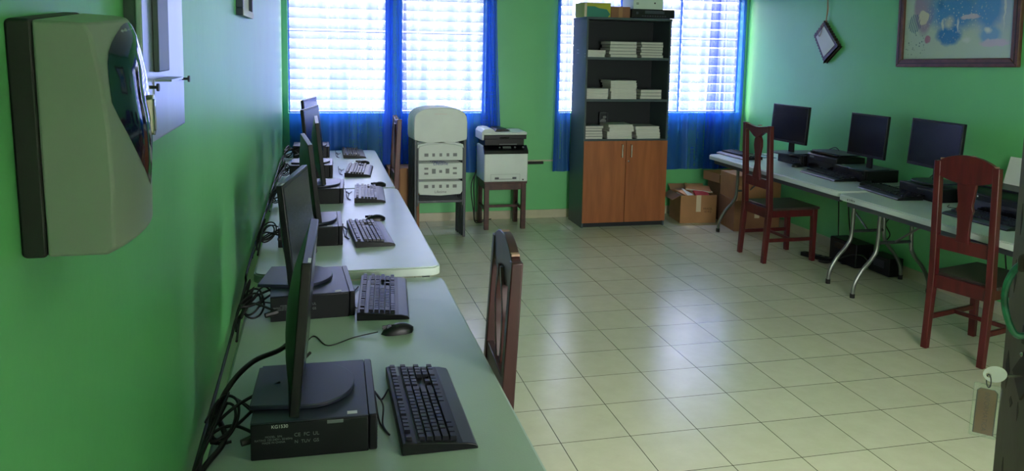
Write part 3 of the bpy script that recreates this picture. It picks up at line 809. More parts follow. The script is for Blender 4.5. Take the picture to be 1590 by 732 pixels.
MB().box(-.225, .22, -.19, .16, .006, .088).build('chassis', M_pl, t, bevel=.002)
b = MB()
for i in range(10): b.box(-.12+i*.026, -.105+i*.026, -.1925, -.19, .018, .028)
b.box(-.09, .11, -.1922, -.19, .045, .075).build('ports', M_grey, t)
for sx in (-.19, .19): MB().cyl((sx, -.13, 0), .012, .007, 10).build('foot', M_rub, t)
MB().cyl((-.17, -.194, .05), .012, .005, 14, 'y').build('knob', M_grey, t)
t = thing('white_device_box', 'white box with small black marks on top of the black recorder', 'box', (3.12, 7.40, ZT+.088))
MB().box(-.15, .16, -.15, .14, 0, .14).build('carton', mat('mint_white_card', (205, 222, 206), .5), t, bevel=.003)
MB().box(-.12, -.095, -.1512, -.15, .045, .05).box(-.12, -.095, -.1512, -.15, .055, .06).cyl((.072, -.1515, .06), .008, .0015, 12, 'y').build('printed_marks', M_blackt, t)

# ------------------------------------------------------------------ folded white chairs
def make_folding(label):
    t = thing('folding_chair', label, 'chair')
    # back rest
    pts = [(-.237, .90), (-.242, .93), (-.242, 1.06)]
    for i in range(13):
        a = PI-PI*i/12
        pts.append((.242*math.copysign(abs(math.cos(a))**.75, math.cos(a)), 1.06+.135*math.sin(a)**.75))
    pts += [(.242, 1.06), (.242, .93), (.237, .90), (.12, .872), (0, .865), (-.12, .872)]
    # remove duplicates
    q = []
    for p in pts:
        if not q or (abs(p[0]-q[-1][0])+abs(p[1]-q[-1][1])) > 1e-4: q.append(p)
    br = MB().prism(q, -.012, .012, 'y').build('backrest', M_white, t, bevel=.008, seg=3)
    MB().prism(rrect(.115, .013, .006, cy=1.135), -.0135, .0135, 'y').build('grip_slot', M_lbl, br)
    # seat shell underside: three ribbed panels
    sp_ = MB()
    sp_.prism(rrect(.40, .13, .03, cy=.765)[:12]+[(-.20, .70), (.20, .70)], -.022, 0.0, 'y') if False else None
    p1 = [(-.20, .715), (.20, .715), (.20, .815), (.19, .845), (.12, .862), (0, .868), (-.12, .862), (-.19, .845), (-.20, .815)]
    p2 = [(-.20, .545), (.20, .545), (.20, .692), (-.20, .692)]
    p3 = [(-.20, .430), (-.185, .405), (0, .392), (.185, .405), (.20, .430), (.20, .525), (-.20, .525)]
    seat = MB().prism(p1, -.024, -.004, 'y').prism(p2, -.024, -.004, 'y').prism(p3, -.024, -.004, 'y').build('seat_shell', M_white, t, bevel=.004)
    MB().prism([(-.215, .82), (.215, .82), (.205, .86), (.12, .880), (0, .886), (-.12, .880), (-.205, .86)], -.012, .012, 'y').build('seat_lip', M_white, t, bevel=.004)
    ribs = MB()
    class dark:
        @staticmethod
        def box(*a): MB().box(*a).build('socket_recess', M_cover2, seat, smooth=0)
    for (zc, hh) in ((.765, .035), (.618, .052), (.478, .030)):
        for z in (zc-hh, zc+hh): ribs.box(-.155, .155, -.0275, -.024, z-.003, z+.003)
        for x in (-.155, .155): ribs.box(x-.003, x+.003, -.0275, -.024, zc-hh, zc+hh)
        if hh < .04:
            for x in (-.13, -.065, 0, .065, .13): dark.box(x-(.018 if abs(x) > .1 else .012), x+(.018 if abs(x) > .1 else .012), -.0255, -.0238, zc-.013, zc+.016)
        else:
            for x in (-.13, .13):
                for dz in (-.022, .024): dark.box(x-.018, x+.018, -.0255, -.0238, zc+dz-.008, zc+dz+.010)
            for x in (-.062, .062): dark.box(x-.017, x+.017, -.0255, -.0238, zc-.022, zc+.022)
            dark.box(-.013, .013, -.0255, -.0238, zc-.015, zc+.010)
    ribs.build('rib', M_white, seat)
    # steel frame
    for sx in (-1, 1):
        MB().box(min(sx*.236, sx*.212), max(sx*.236, sx*.212), -.010, .012, .0, .93).build('leg', M_dsteel, t, bevel=.005)
        MB().box(min(sx*.210, sx*.200), max(sx*.210, sx*.200), -.022, .004, .30, .83).build('inner_rail', M_dsteel, t)
    MB().box(-.21, .21, -.010, .010, .325, .350).build('crossbar', M_dsteel, t, bevel=.003)
    return t
fc = make_folding('white folding chair folded upright, front one of the leaning stack')
FX = 1.080
fc.location = (FX, 7.06, 0)
MBt = text('maker_name', 'Lifetime', .042, M_blue, fc.children[1] if fc.children[1].name.startswith('seat_shell') else fc, T(0, -.0278, .687) @ RX(PI/2, 4, 'X'))
text('maker_script', 'Lifetime', .034, M_lblg, fc, T(0, -.0245, .428) @ RX(PI/2, 4, 'X') @ Matrix.Shear('XZ', 4, (0., 0.)))
fcn = ['second from the front', 'third from the front', 'fourth from the front', 'rearmost']
for i in range(4):
    o = dup(fc, (FX-.006*(i+1), 7.06+.062*(i+1), 0), 0, 'white folding chair folded upright in the leaning stack, '+fcn[i], 'folded white chairs')
    for ch in list(o.children):
        for g in list(ch.children):
            if g.name.startswith('socket_recess'): bpy.data.objects.remove(g)
fc['group'] = 'folded white chairs'

# ------------------------------------------------------------------ stool and printer
st = thing('wooden_stool', 'dark brown square wooden stool under the white printer', 'stool', (1.745, 7.47, 0))
W2 = .205
MB().box(-W2-.005, W2+.005, -.195, .175, .445, .472).build('seat', M_stool, st, bevel=.003)
MB().box(-W2+.01, W2-.01, -.178, -.16, .385, .445).box(-W2+.01, W2-.01, .145, .163, .385, .445).box(-W2+.008, -W2+.026, -.17, .16, .385, .445).box(W2-.026, W2-.008, -.17, .16, .385, .445).build('apron', M_stool, st, bevel=.001)
for sx in (-1, 1):
    for sy in (-.165, .145):
        MB().box(sx*(W2-.024)-.022, sx*(W2-.024)+.022, sy-.022, sy+.022, 0, .445).build('leg', M_stool, st, bevel=.002)
    MB().box(sx*(W2-.024)-.010, sx*(W2-.024)+.010, -.15, .13, .175, .205).build('stretcher', M_stool, st, bevel=.001)
MB().box(-W2+.03, W2-.03, .0, .018, .178, .203).build('stretcher', M_stool, st, bevel=.001)

pr = thing('laser_printer', 'white laser printer with black control panel standing on the brown stool', 'printer', (1.735, 7.43, .472))
W2, D2 = .212, .20
body = [(-W2+.0, 0), (W2, 0), (W2, .30), (-W2, .30)]
MB().prism([(-D2, 0), (D2-.02, 0), (D2-.02, .33), (-D2+.06, .33), (-D2+.01, .295), (-D2, .27)], -W2, W2, 'x').build('body', M_white, pr, bevel=.012, seg=3)
MB().prism([(-D2-.004, .268), (-D2+.005, .298), (-D2+.07, .345), (-D2+.075, .325), (-D2+.012, .262)], -W2-.002, W2+.002, 'x').build('control_panel', M_plg, pr, bevel=.004)
MB().box(-W2+.02, W2-.02, -D2+.09, D2-.04, .32, .41).build('output_bay', M_pl, pr, bevel=.003)
cb = MB()
xfp = T(0, -D2+.035, .3245) @ RX(math.radians(36), 4, 'X')
cb.box(-.03, .05, -.012, .012, -.001, .004, xfp).cyl((.09, 0, 0), .010, .005, 12, xf=xfp).cyl((-.06, 0, 0), .008, .005, 12, xf=xfp).cyl((.17, 0, 0), .011, .005, 12, xf=xfp)
cb.build('buttons', M_lblg, pr)
MB().box(-.05, .12, -D2+.085, -D2+.095, .345, .352).build('bay_edge', M_lblg, pr)
sc = MB().box(-W2+.0, W2-.012, -D2+.03, D2-.03, .405, .445).build('scanner_unit', M_pl, pr, bevel=.004)
MB().box(-.06, .03, -D2+.024, -D2+.031, .412, .425).build('scanner_grip', M_plg, sc)
MB().box(-W2-.006, W2-.008, -D2+.025, D2-.03, .445, .472).build('scanner_lid', M_white, pr, bevel=.006, seg=3)
MB().prism([(-W2-.022, .395), (-W2-.022, .47), (-W2+.0, .498), (-W2+.05, .505), (-W2+.09, .498), (-W2+.11, .472), (-W2+.0, .468), (-W2-.0, .395)], -D2+.03, D2-.05, 'y').build('document_feeder', M_white, pr, bevel=.006, seg=3)
MB().prism([(-.10, .474), (.05, .484), (.0, .500), (-.08, .498)], -D2+.07, D2-.08, 'y').build('feeder_tray', M_pl, pr, bevel=.002)
MB().box(-.15, .135, -D2-.0014, -D2+.002, .008, .075).build('tray_door', mat('tray_outline', (150, 160, 156), .5), pr)
MB().box(-.147, .132, -D2-.0022, -D2, .011, .072).build('tray_face', M_white, pr)
MB().box(-.11, .10, -D2-.003, -D2, .025, .046).build('tray_slot', M_dsteel, pr)
MB().box(-.07, .06, -D2-.0045, -D2, .030, .050).build('tray_latch', M_white, pr)
MB().box(.158, .172, -D2-.002, -D2, .014, .026).build('badge', M_blackt, pr)
cable([(1.56, 7.62, .62), (1.50, 7.60, .45), (1.485, 7.50, .22), (1.50, 7.56, .05), (1.56, 7.66, .012), (1.70, 7.70, .012)], .006, 'black printer cable hanging left of the brown stool', group='printer cables')
cable([(1.58, 7.64, .60), (1.47, 7.58, .40), (1.47, 7.46, .15), (1.50, 7.52, .03), (1.60, 7.60, .012)], .005, 'second black printer cable looping beside the stool, closer to the folding chairs', group='printer cables')
pw = thing('wall_cable_duct', 'black power strip and thin conduit on the green wall right of the printer', 'power strip', (1.98, YB, .60))
MB().box(-.02, .42, -.012, 0, -.012, .002).build('conduit', M_base, pw)
MB().box(-.02, .26, -.045, -.012, -.035, -.010).build('power_strip', M_pl, pw, bevel=.004)

# box behind the far left chair
t = thing('cardboard_box', 'brown cardboard box under the curtain between left table and folding chairs', 'box', (.78, 7.49, 0))
MB().box(-.14, .15, -.14, .13, 0, .60).build('carton', M_card2, t, bevel=.003)
MB().box(-.03, .03, -.1412, -.139, 0, .602).build('tape_strip', M_card, t)

# ------------------------------------------------------------------ corner boxes
def carton(name, label, loc, rot, sx, sy, sz, flaps=True, m_=M_card, tape=True, closed=False):
    t = thing(name, label, 'box', loc, rot)
    k = .004
    b = MB().box(-sx/2, sx/2, -sy/2, -sy/2+k, 0, sz).box(-sx/2, sx/2, sy/2-k, sy/2, 0, sz).box(-sx/2, -sx/2+k, -sy/2+k, sy/2-k, 0, sz).box(sx/2-k, sx/2, -sy/2+k, sy/2-k, 0, sz).box(-sx/2+k, sx/2-k, -sy/2+k, sy/2-k, 0, k)
    if closed: b.box(-sx/2+k, sx/2-k, -sy/2+k, sy/2-k, sz-k, sz)
    b.build('carton', m_, t, smooth=0)
    if tape: MB().box(-.025, .025, -sy/2-.001, -sy/2, sz-.17, sz+.001).build('tape_strip', M_tape, t, smooth=0)
    return t
bA = carton('cardboard_box', 'open cardboard box full of papers beside the bookcase', (3.775, 7.42, 0), math.radians(-6), .38, .33, .285)
MB().box(-.19, -.0, -.33/2-.10, -.33/2, .28, .284, T(0, -.0, 0) @ RX(0, 4, 'X')) # (folded flap is inside)
MB().box(-.19, .19, 0, .09, 0, .004, T(0, .165, .285) @ RX(math.radians(35), 4, 'X')).build('flap', M_card, bA, smooth=0)
MB().box(-.10, .0, -.16, .16, 0, .004, T(-.19, 0, .285) @ RX(math.radians(-30), 4, 'Y') @ T(0, 0, 0)).build('flap', M_card2, bA, smooth=0)
text('box_print', 'FRAGIL\n10 KG', .030, M_cardp if False else mat('box_print_ink', (96, 66, 46), .7), bA, T(.10, -.1655, .13) @ RX(PI/2, 4, 'X'))
cont = [('folder', 'tan paper folder sticking out of the open cardboard box', M_card, (-.02, .02, .30), (.26, .20, .014), (10, -8, 20)),
        ('folder', 'white crumpled folder on the left in the open cardboard box', M_cover, (-.12, -.04, .265), (.12, .22, .015), (8, -35, 5)),
        ('notebook', 'orange notebook lying on top of the open cardboard box', mat('orange_cover', (196, 130, 70), .5), (.06, .04, .325), (.26, .19, .016), (8, 6, -14)),
        ('notebook', 'red notebook wedged in the middle of the open cardboard box', mat('red_cover', (170, 36, 34), .5), (.05, -.10, .288), (.16, .09, .012), (25, 6, 4)),
        ('notebook', 'dark notebook standing in the left of the open cardboard box', M_blackt, (-.09, .04, .25), (.08, .16, .014), (5, -50, 10)),
        ('folder', 'pale folder under the orange notebook in the open cardboard box', M_tape, (.08, .06, .300), (.24, .18, .012), (4, 3, 5))]
mA_ = Matrix.Translation((3.775, 7.42, 0)) @ RX(math.radians(-6), 4, 'Z')
for nm, lb, mt, p, s3, e in cont:
    r = thing(nm, lb, 'folder' if nm == 'folder' else 'notebook')
    r.matrix_world = mA_ @ T(*p) @ Euler([math.radians(v) for v in e]).to_matrix().to_4x4()
    a, b_, c = [v/2 for v in s3]
    MB().box(-a, a, -b_, b_, c-.0015, c).box(-a, a, -b_, b_, -c, -c+.0015).box(-a, -a+.002, -b_, b_, -c, c).build('cover', mt, r, smooth=0)
    MB().box(-a+.004, a-.004, -b_+.003, b_-.003, -c+.0015, c-.0015).build('pages', M_paper, r, smooth=0)
bB = carton('cardboard_box', 'lower cardboard box with tape under the far right table', (4.19, 7.03, 0), math.radians(-8), .46, .42, .30, m_=M_card2, closed=True)
bC = carton('cardboard_box', 'upper cardboard box with a raised flap, on the lower taped box', (4.20, 7.04, .30), math.radians(-4), .45, .40, .24, m_=M_card, closed=True, tape=False)
MB().box(-.225, .10, -.10, 0, 0, .004, T(0, -.20, .24) @ RX(math.radians(68), 4, 'X')).build('flap', M_card, bC, smooth=0)
bD = carton('cardboard_box', 'cardboard box at the back between the open box and the right corner', (3.86, 7.60-.0, 0) if False else (4.24, 7.45, 0), 0, .40, .33, .40, m_=M_card2, closed=True, tape=False)
bE = carton('cardboard_box', 'shallow open cardboard box on top of the rear corner box', (4.16, 7.46, .40), math.radians(8), .36, .28, .09, m_=M_card, tape=False)
MB().box(-.18, .18, -.11, 0, 0, .004, T(0, -.14, .09) @ RX(math.radians(20), 4, 'X')).build('flap', M_tape, bE, smooth=0)
bF = carton('cardboard_box', 'small cardboard box lid leaning on the corner boxes', (3.93, 7.40, .29) if False else (3.99, 7.33, .30), 0, .01, .01, .01) if False else None

# ------------------------------------------------------------------ inkjet printer, right table
ip = thing('inkjet_printer', 'low black inkjet printer on the far right table between two computers', 'printer', (4.33, 5.92, .74), -PI/2)
MB().prism([(-.135, .0), (.145, 0), (.145, .135), (-.09, .150), (-.135, .125)], -.205, .205, 'x').build('body', M_pl, ip, bevel=.006)
MB().box(-.17, .17, -.137, -.133, .02, .085).build('output_tray', M_plg, ip)
MB().box(-.205, .205, -.09, .14, .150, .158).build('scanner_lid', M_case, ip, bevel=.003)
MB().box(-.16, -.10, -.1365, -.134, .10, .115).build('maker_badge', M_lblg, ip)
MB().box(-.18, .18, -.12, -.09, .145, .152, RX(math.radians(0), 4, 'X')).build('control_panel', M_plg, ip)
ip2 = thing('inkjet_printer', 'black inkjet printer with a white sheet in its rear feeder, near the door', 'printer', (4.27, 4.05, .735), -PI/2)
MB().prism([(-.15, .0), (.15, 0), (.15, .15), (-.08, .165), (-.15, .13)], -.23, .23, 'x').build('body', M_pl, ip2, bevel=.008)
MB().box(-.18, .18, -.153, -.149, .02, .09).build('output_tray', M_plg, ip2)
MB().box(-.23, .23, -.07, .145, .165, .178).build('scanner_lid', M_case, ip2, bevel=.003)
MB().cyl((-.12, -.151, .115), .006, .003, 12, 'y').build('power_light', M_lbl, ip2)
sheet = MB().box(-.11, .11, -.0012, .0, 0, .19, T(-.10, .13, .17) @ RX(math.radians(-14), 4, 'X')).build('paper_sheet', M_cover, smooth=0)
sheet.matrix_world = Matrix.Translation((4.27, 4.05, .735)) @ RX(-PI/2, 4, 'Z')
tag(sheet, 'white sheet of paper standing in the rear feeder of the near right printer', 'paper')
mg = MB().box(-.10, .10, -.14, .14, 0, .004).build('magazine', mat('blue_glossy_print', (70, 108, 150), .25, noise=.5, nscale=12, col2=(190, 200, 210)), smooth=0)
mg.location = (4.06, 6.86, .7405); mg.rotation_euler[2] = -.1
tag(mg, 'blue glossy magazine lying at the curtain end of the right tables', 'magazine')
mg.location = (4.16, 6.82, .7405)
# cables right
cable([(4.40, 4.95, .80), (4.42, 4.85, .90), (4.40, 4.75, .93), (4.40, 4.68, .88)], .004, 'black cable looping behind the near right monitor')
cable([(4.40, 6.15, .88), (4.43, 6.05, .92), (4.42, 5.98, .86), (4.40, 6.1, .80)], .004, 'black cable looping behind the far right monitor')
cable([(4.2, 5.24, .746), (4.16, 5.12, .745), (4.26, 5.08, .745), (4.38, 5.14, .745), (4.42, 5.2, .745)], .003, 'thin black cable on the right tables below the middle monitor')
cable([(4.14, 4.42, .742), (4.08, 4.36, .74), (4.14, 4.30, .74), (4.25, 4.28, .74)], .003, 'thin black cable on the right table beside the near printer')
cable([(4.47, 6.05, .70), (4.46, 6.0, .4), (4.44, 5.95, .15), (4.40, 5.85, .012), (4.2, 5.80, .012), (4.12, 5.9, .012)], .005, 'black cable hanging to the floor behind the far red chair, left one', group='cables under the right tables')
cable([(4.47, 5.90, .70), (4.47, 5.88, .4), (4.45, 5.80, .12), (4.35, 5.72, .012), (4.22, 5.60, .012), (4.25, 5.50, .02)], .005, 'black cable hanging to the floor under the inkjet printer', group='cables under the right tables')
cable([(4.46, 5.20, .70), (4.44, 5.25, .52), (4.42, 5.35, .40), (4.44, 5.32, .30), (4.44, 5.45, .18)], .005, 'black cable dropping to the black boxes on the floor', group='cables under the right tables')
cable([(4.46, 4.30, .68), (4.45, 4.25, .5), (4.44, 4.2, .30), (4.44, 4.1, .05)], .005, 'black cable hanging behind the arched red chair', group='cables under the right tables')
cable([(4.18, 5.62, .012), (4.08, 5.70, .012), (4.10, 5.60, .02), (4.20, 5.50, .10), (4.28, 5.42, .12), (4.30, 5.35, .06)], .006, 'curled black power cord on the floor beside the far table leg', group='cables under the right tables')
u1 = thing('power_backup_unit', 'black power backup unit on the floor under the right tables', 'electronics', (4.31, 5.62, 0), math.radians(0))
MB().box(-.07, .10, -.17, .17, .004, .20).build('case', M_case, u1, bevel=.008)
MB().box(-.0715, -.069, -.10, .10, .12, .17).build('front_panel', M_plg, u1)
u2 = thing('power_supply_box', 'smaller black box on the floor nearer the camera under the right tables', 'electronics', (4.40, 5.30, 0), 0)
MB().box(-.06, .07, -.12, .12, .004, .15).build('case', M_pl, u2, bevel=.006)
MB().box(-.0612, -.059, -.06, .06, .06, .12).build('front_panel', M_grey, u2)
ps = thing('power_strip', 'black power strip on the floor between the red chair and the black units', 'power strip', (4.13, 5.80, 0), .4)
MB().box(-.03, .03, -.14, .14, .0, .035).build('body', M_pl, ps, bevel=.006)
for k in range(4): MB().cyl((0, -.09+k*.06, .035), .016, .003, 14).build('socket', M_rub, ps)

# ------------------------------------------------------------------ right wall: picture and hanging board
def art_mat():
    mt = bpy.data.materials.new('faded_pool_poster'); mt.use_nodes = True; n = mt.node_tree; b = n.nodes['Principled BSDF']
    b.inputs['Roughness'].default_value = .25
    t = n.nodes.new('ShaderNodeTexCoord'); sp = n.nodes.new('ShaderNodeSeparateXYZ')
    ns = n.nodes.new('ShaderNodeTexNoise'); ns.inputs['Scale'].default_value = 14; ns.inputs['Detail'].default_value = 6
    n.links.new(t.outputs['Object'], ns.inputs['Vector'])
    va = n.nodes.new('ShaderNodeVectorMath'); va.operation = 'MULTIPLY_ADD'; va.inputs[1].default_value = (.05, .05, .05)
    n.links.new(ns.outputs['Color'], va.inputs[0]); n.links.new(t.outputs['Object'], va.inputs[2]); n.links.new(va.outputs[0], sp.inputs[0])
    def math_(op, a, b_=None, c=None):
        m_ = n.nodes.new('ShaderNodeMath'); m_.operation = op
        for i, v in enumerate((a, b_, c)):
            if v is None: continue
            if isinstance(v, (int, float)): m_.inputs[i].default_value = v
            else: n.links.new(v, m_.inputs[i])
        return m_.outputs[0]
    X, Z = sp.outputs['X'], sp.outputs['Z']
    O = .025     # mean shift from the noise
    def ell(cx, cz, rx, rz, soft):
        dx = math_('DIVIDE', math_('SUBTRACT', X, cx+O), rx); dz = math_('DIVIDE', math_('SUBTRACT', Z, cz+O), rz)
        d = math_('SQRT', math_('ADD', math_('MULTIPLY', dx, dx), math_('MULTIPLY', dz, dz)))
        m_ = n.nodes.new('ShaderNodeMapRange'); m_.inputs[1].default_value = 1; m_.inputs[2].default_value = 1-soft
        n.links.new(d, m_.inputs[0]); return m_.outputs[0]
    cur = None
    def lay(col, fac, k=1.):
        nonlocal cur
        mx = n.nodes.new('ShaderNodeMix'); mx.data_type = 'RGBA'
        if k != 1.: fac = math_('MULTIPLY', fac, k)
        n.links.new(fac, mx.inputs[0])
        if cur is None: mx.inputs[6].default_value = srgb((178, 196, 176))
        else: n.links.new(cur, mx.inputs[6])
        mx.inputs[7].default_value = srgb(col); cur = mx.outputs[2]
    # object space: x to the viewer's right (0 .. 1.02), z up from the lower edge of the paper
    lay((112, 168, 162), ell(.12, .62, .22, .16, .4), .9)
    lay((150, 128, 150), ell(.20, .42, .12, .26, .25), .85)
    lay((206, 208, 160), ell(.42, .66, .26, .14, .3), .9)
    lay((160, 176, 206), ell(.86, .55, .30, .5, .5), .9)
    lay((96, 150, 170), ell(.50, .44, .34, .12, .4), .8)
    lay((60, 132, 190), ell(.50, .33, .32, .16, .5), .95)
    lay((70, 140, 200), ell(.80, .36, .14, .20, .4), .95)
    lay((28, 116, 178), ell(.45, .17, .14, .085, .35), .95)
    lay((90, 150, 200), ell(.82, .16, .11, .07, .4), .8)
    lay((198, 186, 196), ell(.64, .295, .10, .022, .3), .9)
    lay((198, 182, 196), ell(.86, .105, .14, .032, .3), .9)
    lay((170, 110, 130), ell(.245, .15, .035, .035, .3), .9)
    lay((206, 198, 168), ell(.19, .31, .055, .06, .15), .95)
    lay((190, 200, 176), ell(.45, .26, .06, .06, .8), .9)
    lay((216, 218, 205), ell(.93, .42, .010, .26, .4), .7)
    lay((206, 214, 206), ell(.66, .47, .035, .05, .5), .85)
    lay((206, 214, 206), ell(.76, .48, .035, .05, .5), .85)
    lay((210, 210, 200), ell(.74, .62, .012, .14, .5), .7)
    lay((40, 110, 160), ell(.36, .40, .05, .05, .6), .8)
    lay((214, 220, 210), ell(.80, .19, .04, .03, .6), .9)
    lay((214, 220, 210), ell(.53, .24, .015, .06, .6), .9)
    lay((206, 212, 190), ell(.39, .25, .02, .05, .6), .9)
    lay((206, 214, 206), ell(.62, .13, .05, .03, .7), .7)
    # speckled crowd
    n3 = n.nodes.new('ShaderNodeTexVoronoi'); n3.inputs['Scale'].default_value = 42; n.links.new(t.outputs['Object'], n3.inputs['Vector'])
    cw = n.nodes.new('ShaderNodeMapRange'); cw.inputs[1].default_value = .30; cw.inputs[2].default_value = .18; n.links.new(n3.outputs['Distance'], cw.inputs[0])
    lay((205, 214, 200), math_('MULTIPLY', cw.outputs[0], ell(.50, .30, .42, .24, .9)), .8)
    lay((60, 84, 96), math_('MULTIPLY', cw.outputs[0], ell(.12, .12, .14, .13, .5)), .8)
    lay((70, 110, 110), math_('MULTIPLY', cw.outputs[0], ell(.48, .50, .28, .08, .4)), .7)
    # slanted stripes
    s2 = n.nodes.new('ShaderNodeSeparateXYZ'); n.links.new(t.outputs['Object'], s2.inputs[0])
    wv = math_('SINE', math_('MULTIPLY', math_('ADD', s2.outputs['X'], math_('MULTIPLY', s2.outputs['Z'], -.25)), 330.))
    st_ = n.nodes.new('ShaderNodeMapRange'); st_.inputs[1].default_value = .1; st_.inputs[2].default_value = .3; n.links.new(wv, st_.inputs[0])
    lay((36, 84, 120), math_('MULTIPLY', st_.outputs[0], ell(.10, .27, .07, .075, .1)), .9)
    n.links.new(cur, b.inputs['Base Color'])
    return mt
PY0, PY1, PZ = 5.43, 4.295, 1.645
pic = thing('framed_picture', 'large faded poster of a pool in a brown wooden frame on the right wall', 'picture', (XR-.002, PY0, PZ), -PI/2)
pic.rotation_euler = (math.radians(0), math.radians(-1.6), -PI/2)
PWD, PHT = PY0-PY1, .86
fb = MB()
fw = .062
fb.prism([(0, 0), (PWD, 0), (PWD-fw, fw), (fw, fw)], -.032, 0, 'y').prism([(0, PHT), (fw, PHT-fw), (PWD-fw, PHT-fw), (PWD, PHT)], -.032, 0, 'y')
fb.prism([(0, 0), (fw, fw), (fw, PHT-fw), (0, PHT)], -.032, 0, 'y').prism([(PWD, 0), (PWD, PHT), (PWD-fw, PHT-fw), (PWD-fw, fw)], -.032, 0, 'y')
fb.build('frame', M_frame, pic, bevel=.006)
fi = MB(); g = .012
for (a, b_, c, d) in ((fw*.45, PWD-fw*.45, fw*.40, fw*.52), (fw*.45, PWD-fw*.45, PHT-fw*.52, PHT-fw*.40)): fi.box(a, b_, -.0345, -.031, c, d)
for (a, b_) in ((fw*.40, fw*.52), (PWD-fw*.52, PWD-fw*.40)): fi.box(a, b_, -.0345, -.031, fw*.45, PHT-fw*.45)
fi.build('frame_moulding', M_dframe, pic)
po = MB().box(0, PWD-2*fw, -.012, -.010, 0, PHT-2*fw).build('poster', art_mat(), pic, smooth=0)
po.location = (fw, 0, fw)

hb = thing('hanging_board', 'small dark carved frame with white paper hanging crooked by twine on the right wall', 'board', (XR, 6.34, 1.847), -PI/2)
# local x = to the viewer's right (-Y), local z up.  rotated rectangle
Lc = [(-.04, .191), (-.19, .060), (-.009, -.191), (.195, -.040)]
def lerp(a, b_, t_): return (a[0]+(b_[0]-a[0])*t_, a[1]+(b_[1]-a[1])*t_)
outl = []
for i in range(4):
    a, b_ = Lc[i], Lc[(i+1) % 4]
    dx, dz = b_[0]-a[0], b_[1]-a[1]; L_ = math.hypot(dx, dz)
    nn = 10 if L_ > .25 else 6
    for k in range(nn*4):
        t_ = k/(nn*4); q = lerp(a, b_, t_); off = .011*abs(math.sin(PI*nn*t_))
        outl.append((q[0]+dz/L_*-off*-1*-1, q[1]-dx/L_*-off*-1*-1))
MB().prism(outl, -.040, -.004, 'y').build('frame', M_dframe, hb, bevel=.002)
ctr = (sum(p[0] for p in Lc)/4, sum(p[1] for p in Lc)/4)
MB().prism([lerp(ctr, p, .72) for p in Lc], -.0425, -.039, 'y').build('paper', M_cover, hb, smooth=0)
tw = MB().tube([(-.035, -.02, .18), (-.03, -.018, .30), (-.045, -.01, .42), (-.02, -.006, .60)], .0045, 7).tube([(-.045, -.02, .18), (-.022, -.018, .28), (-.04, -.012, .40), (-.03, -.006, .60)], .004, 7)
tw.tube([(-.06, -.046, .16), (-.10, -.048, .08), (-.08, -.048, .05), (-.05, -.046, .12), (-.04, -.046, .19)], .002, 6)
tw.build('twine', M_rope, hb)
MB().cyl((-.025, -.012, .60), .006, .012, 10, 'y').build('nail', M_chrome, hb)

# ------------------------------------------------------------------ left wall: dispenser, panel, frame
dp = thing('wall_dispenser', 'grey plastic dispenser with black back and smoked window on the left wall', 'dispenser', (XL, .950, 1.50))
dp.rotation_euler[0] = math.radians(4)
DW = .19
# profile in X-Z (X out of the wall)
MB().prism(rrect(.026, .262, .006, cx=.013, cy=.134), 0, DW, 'y').build('back_plate', M_dispd, dp, bevel=.003)
prof = [(.026, .004), (.086, .004), (.094, .012), (.096, .08), (.095, .14), (.090, .20), (.082, .25), (.075, .262), (.026, .264)]
vs = []; fs = []; ny = 14
for j in range(ny+1):
    v = -1+2*j/ny
    k = (1-abs(v)**4)**.5*.10+.90 if False else 1-.20*abs(v)**3 if v > 0 else 1.0
    y = DW*(j/ny)
    bulge = .019*(1-v*v)
    for (x, z) in prof:
        xx = .026+(x-.026)*k+(bulge if x > .07 else 0)
        vs.append((xx, y, z))
n_ = len(prof)
for j in range(ny):
    for i in range(n_-1):
        a = j*n_+i; fs.append((a, a+1, a+n_+1, a+n_))
    fs.append((j*n_+n_-1, j*n_, (j+1)*n_, (j+1)*n_+n_-1))
fs.append(list(range(n_))); fs.append([ny*n_+i for i in range(n_)])
MB().add(vs, fs).build('cover', M_disp, dp, bevel=.003, smooth=50)
# teardrop window on the front
def fx_(z):
    P_ = [(0, .09), (.012, .094), (.08, .096), (.14, .095), (.20, .090), (.25, .082), (.262, .075), (.30, .07)]
    for (a0, b0), (a1, b1) in zip(P_, P_[1:]):
        if a0 <= z <= a1: return b0+(b1-b0)*(z-a0)/(a1-a0)
    return .09
lv = []; lf = []
nu = 36; NR = 5
for ring in range(NR):
    sc_ = 1-ring/NR*.92; ht = .004*(1-(1-ring/NR)**3)
    for i in range(nu):
        a = 2*PI*i/nu
        ca, sa = math.cos(a), math.sin(a)
        zz = .175+(.083*abs(sa)**.6 if sa > 0 else -.115*abs(sa))*sc_
        yy = DW*.52+.088*ca*sc_*(1.0 if sa > 0 else (1+sa)**.55 if sa > -.999 else .0)
        yy = min(max(yy, .004), DW-.004); zz = min(zz, .259)
        v = 2*(yy/DW)-1
        k = 1-.20*abs(v)**3 if v > 0 else 1.
        lv.append((.026+(fx_(zz)-.026)*k+.019*(1-v*v)+.0006+ht, yy, zz))
for q_ in range(NR-1):
    for i in range(nu):
        a = q_*nu+i; b_ = q_*nu+(i+1) % nu; lf.append((a, b_, b_+nu, a+nu))
lf.append([(NR-1)*nu+i for i in range(nu)])
ln = MB().add(lv, lf).build('window', M_lens, dp, smooth=70)
MB().prism(rrect(.014, .05, .007, cx=DW*.60, cy=.145), .104, .1205, 'x').build('latch', M_chrome, dp, bevel=.002)
MB().prism(rrect(.008, .040, .004, cx=DW*.60, cy=.145), .1205, .1215, 'x').build('latch_window', M_lens, dp)

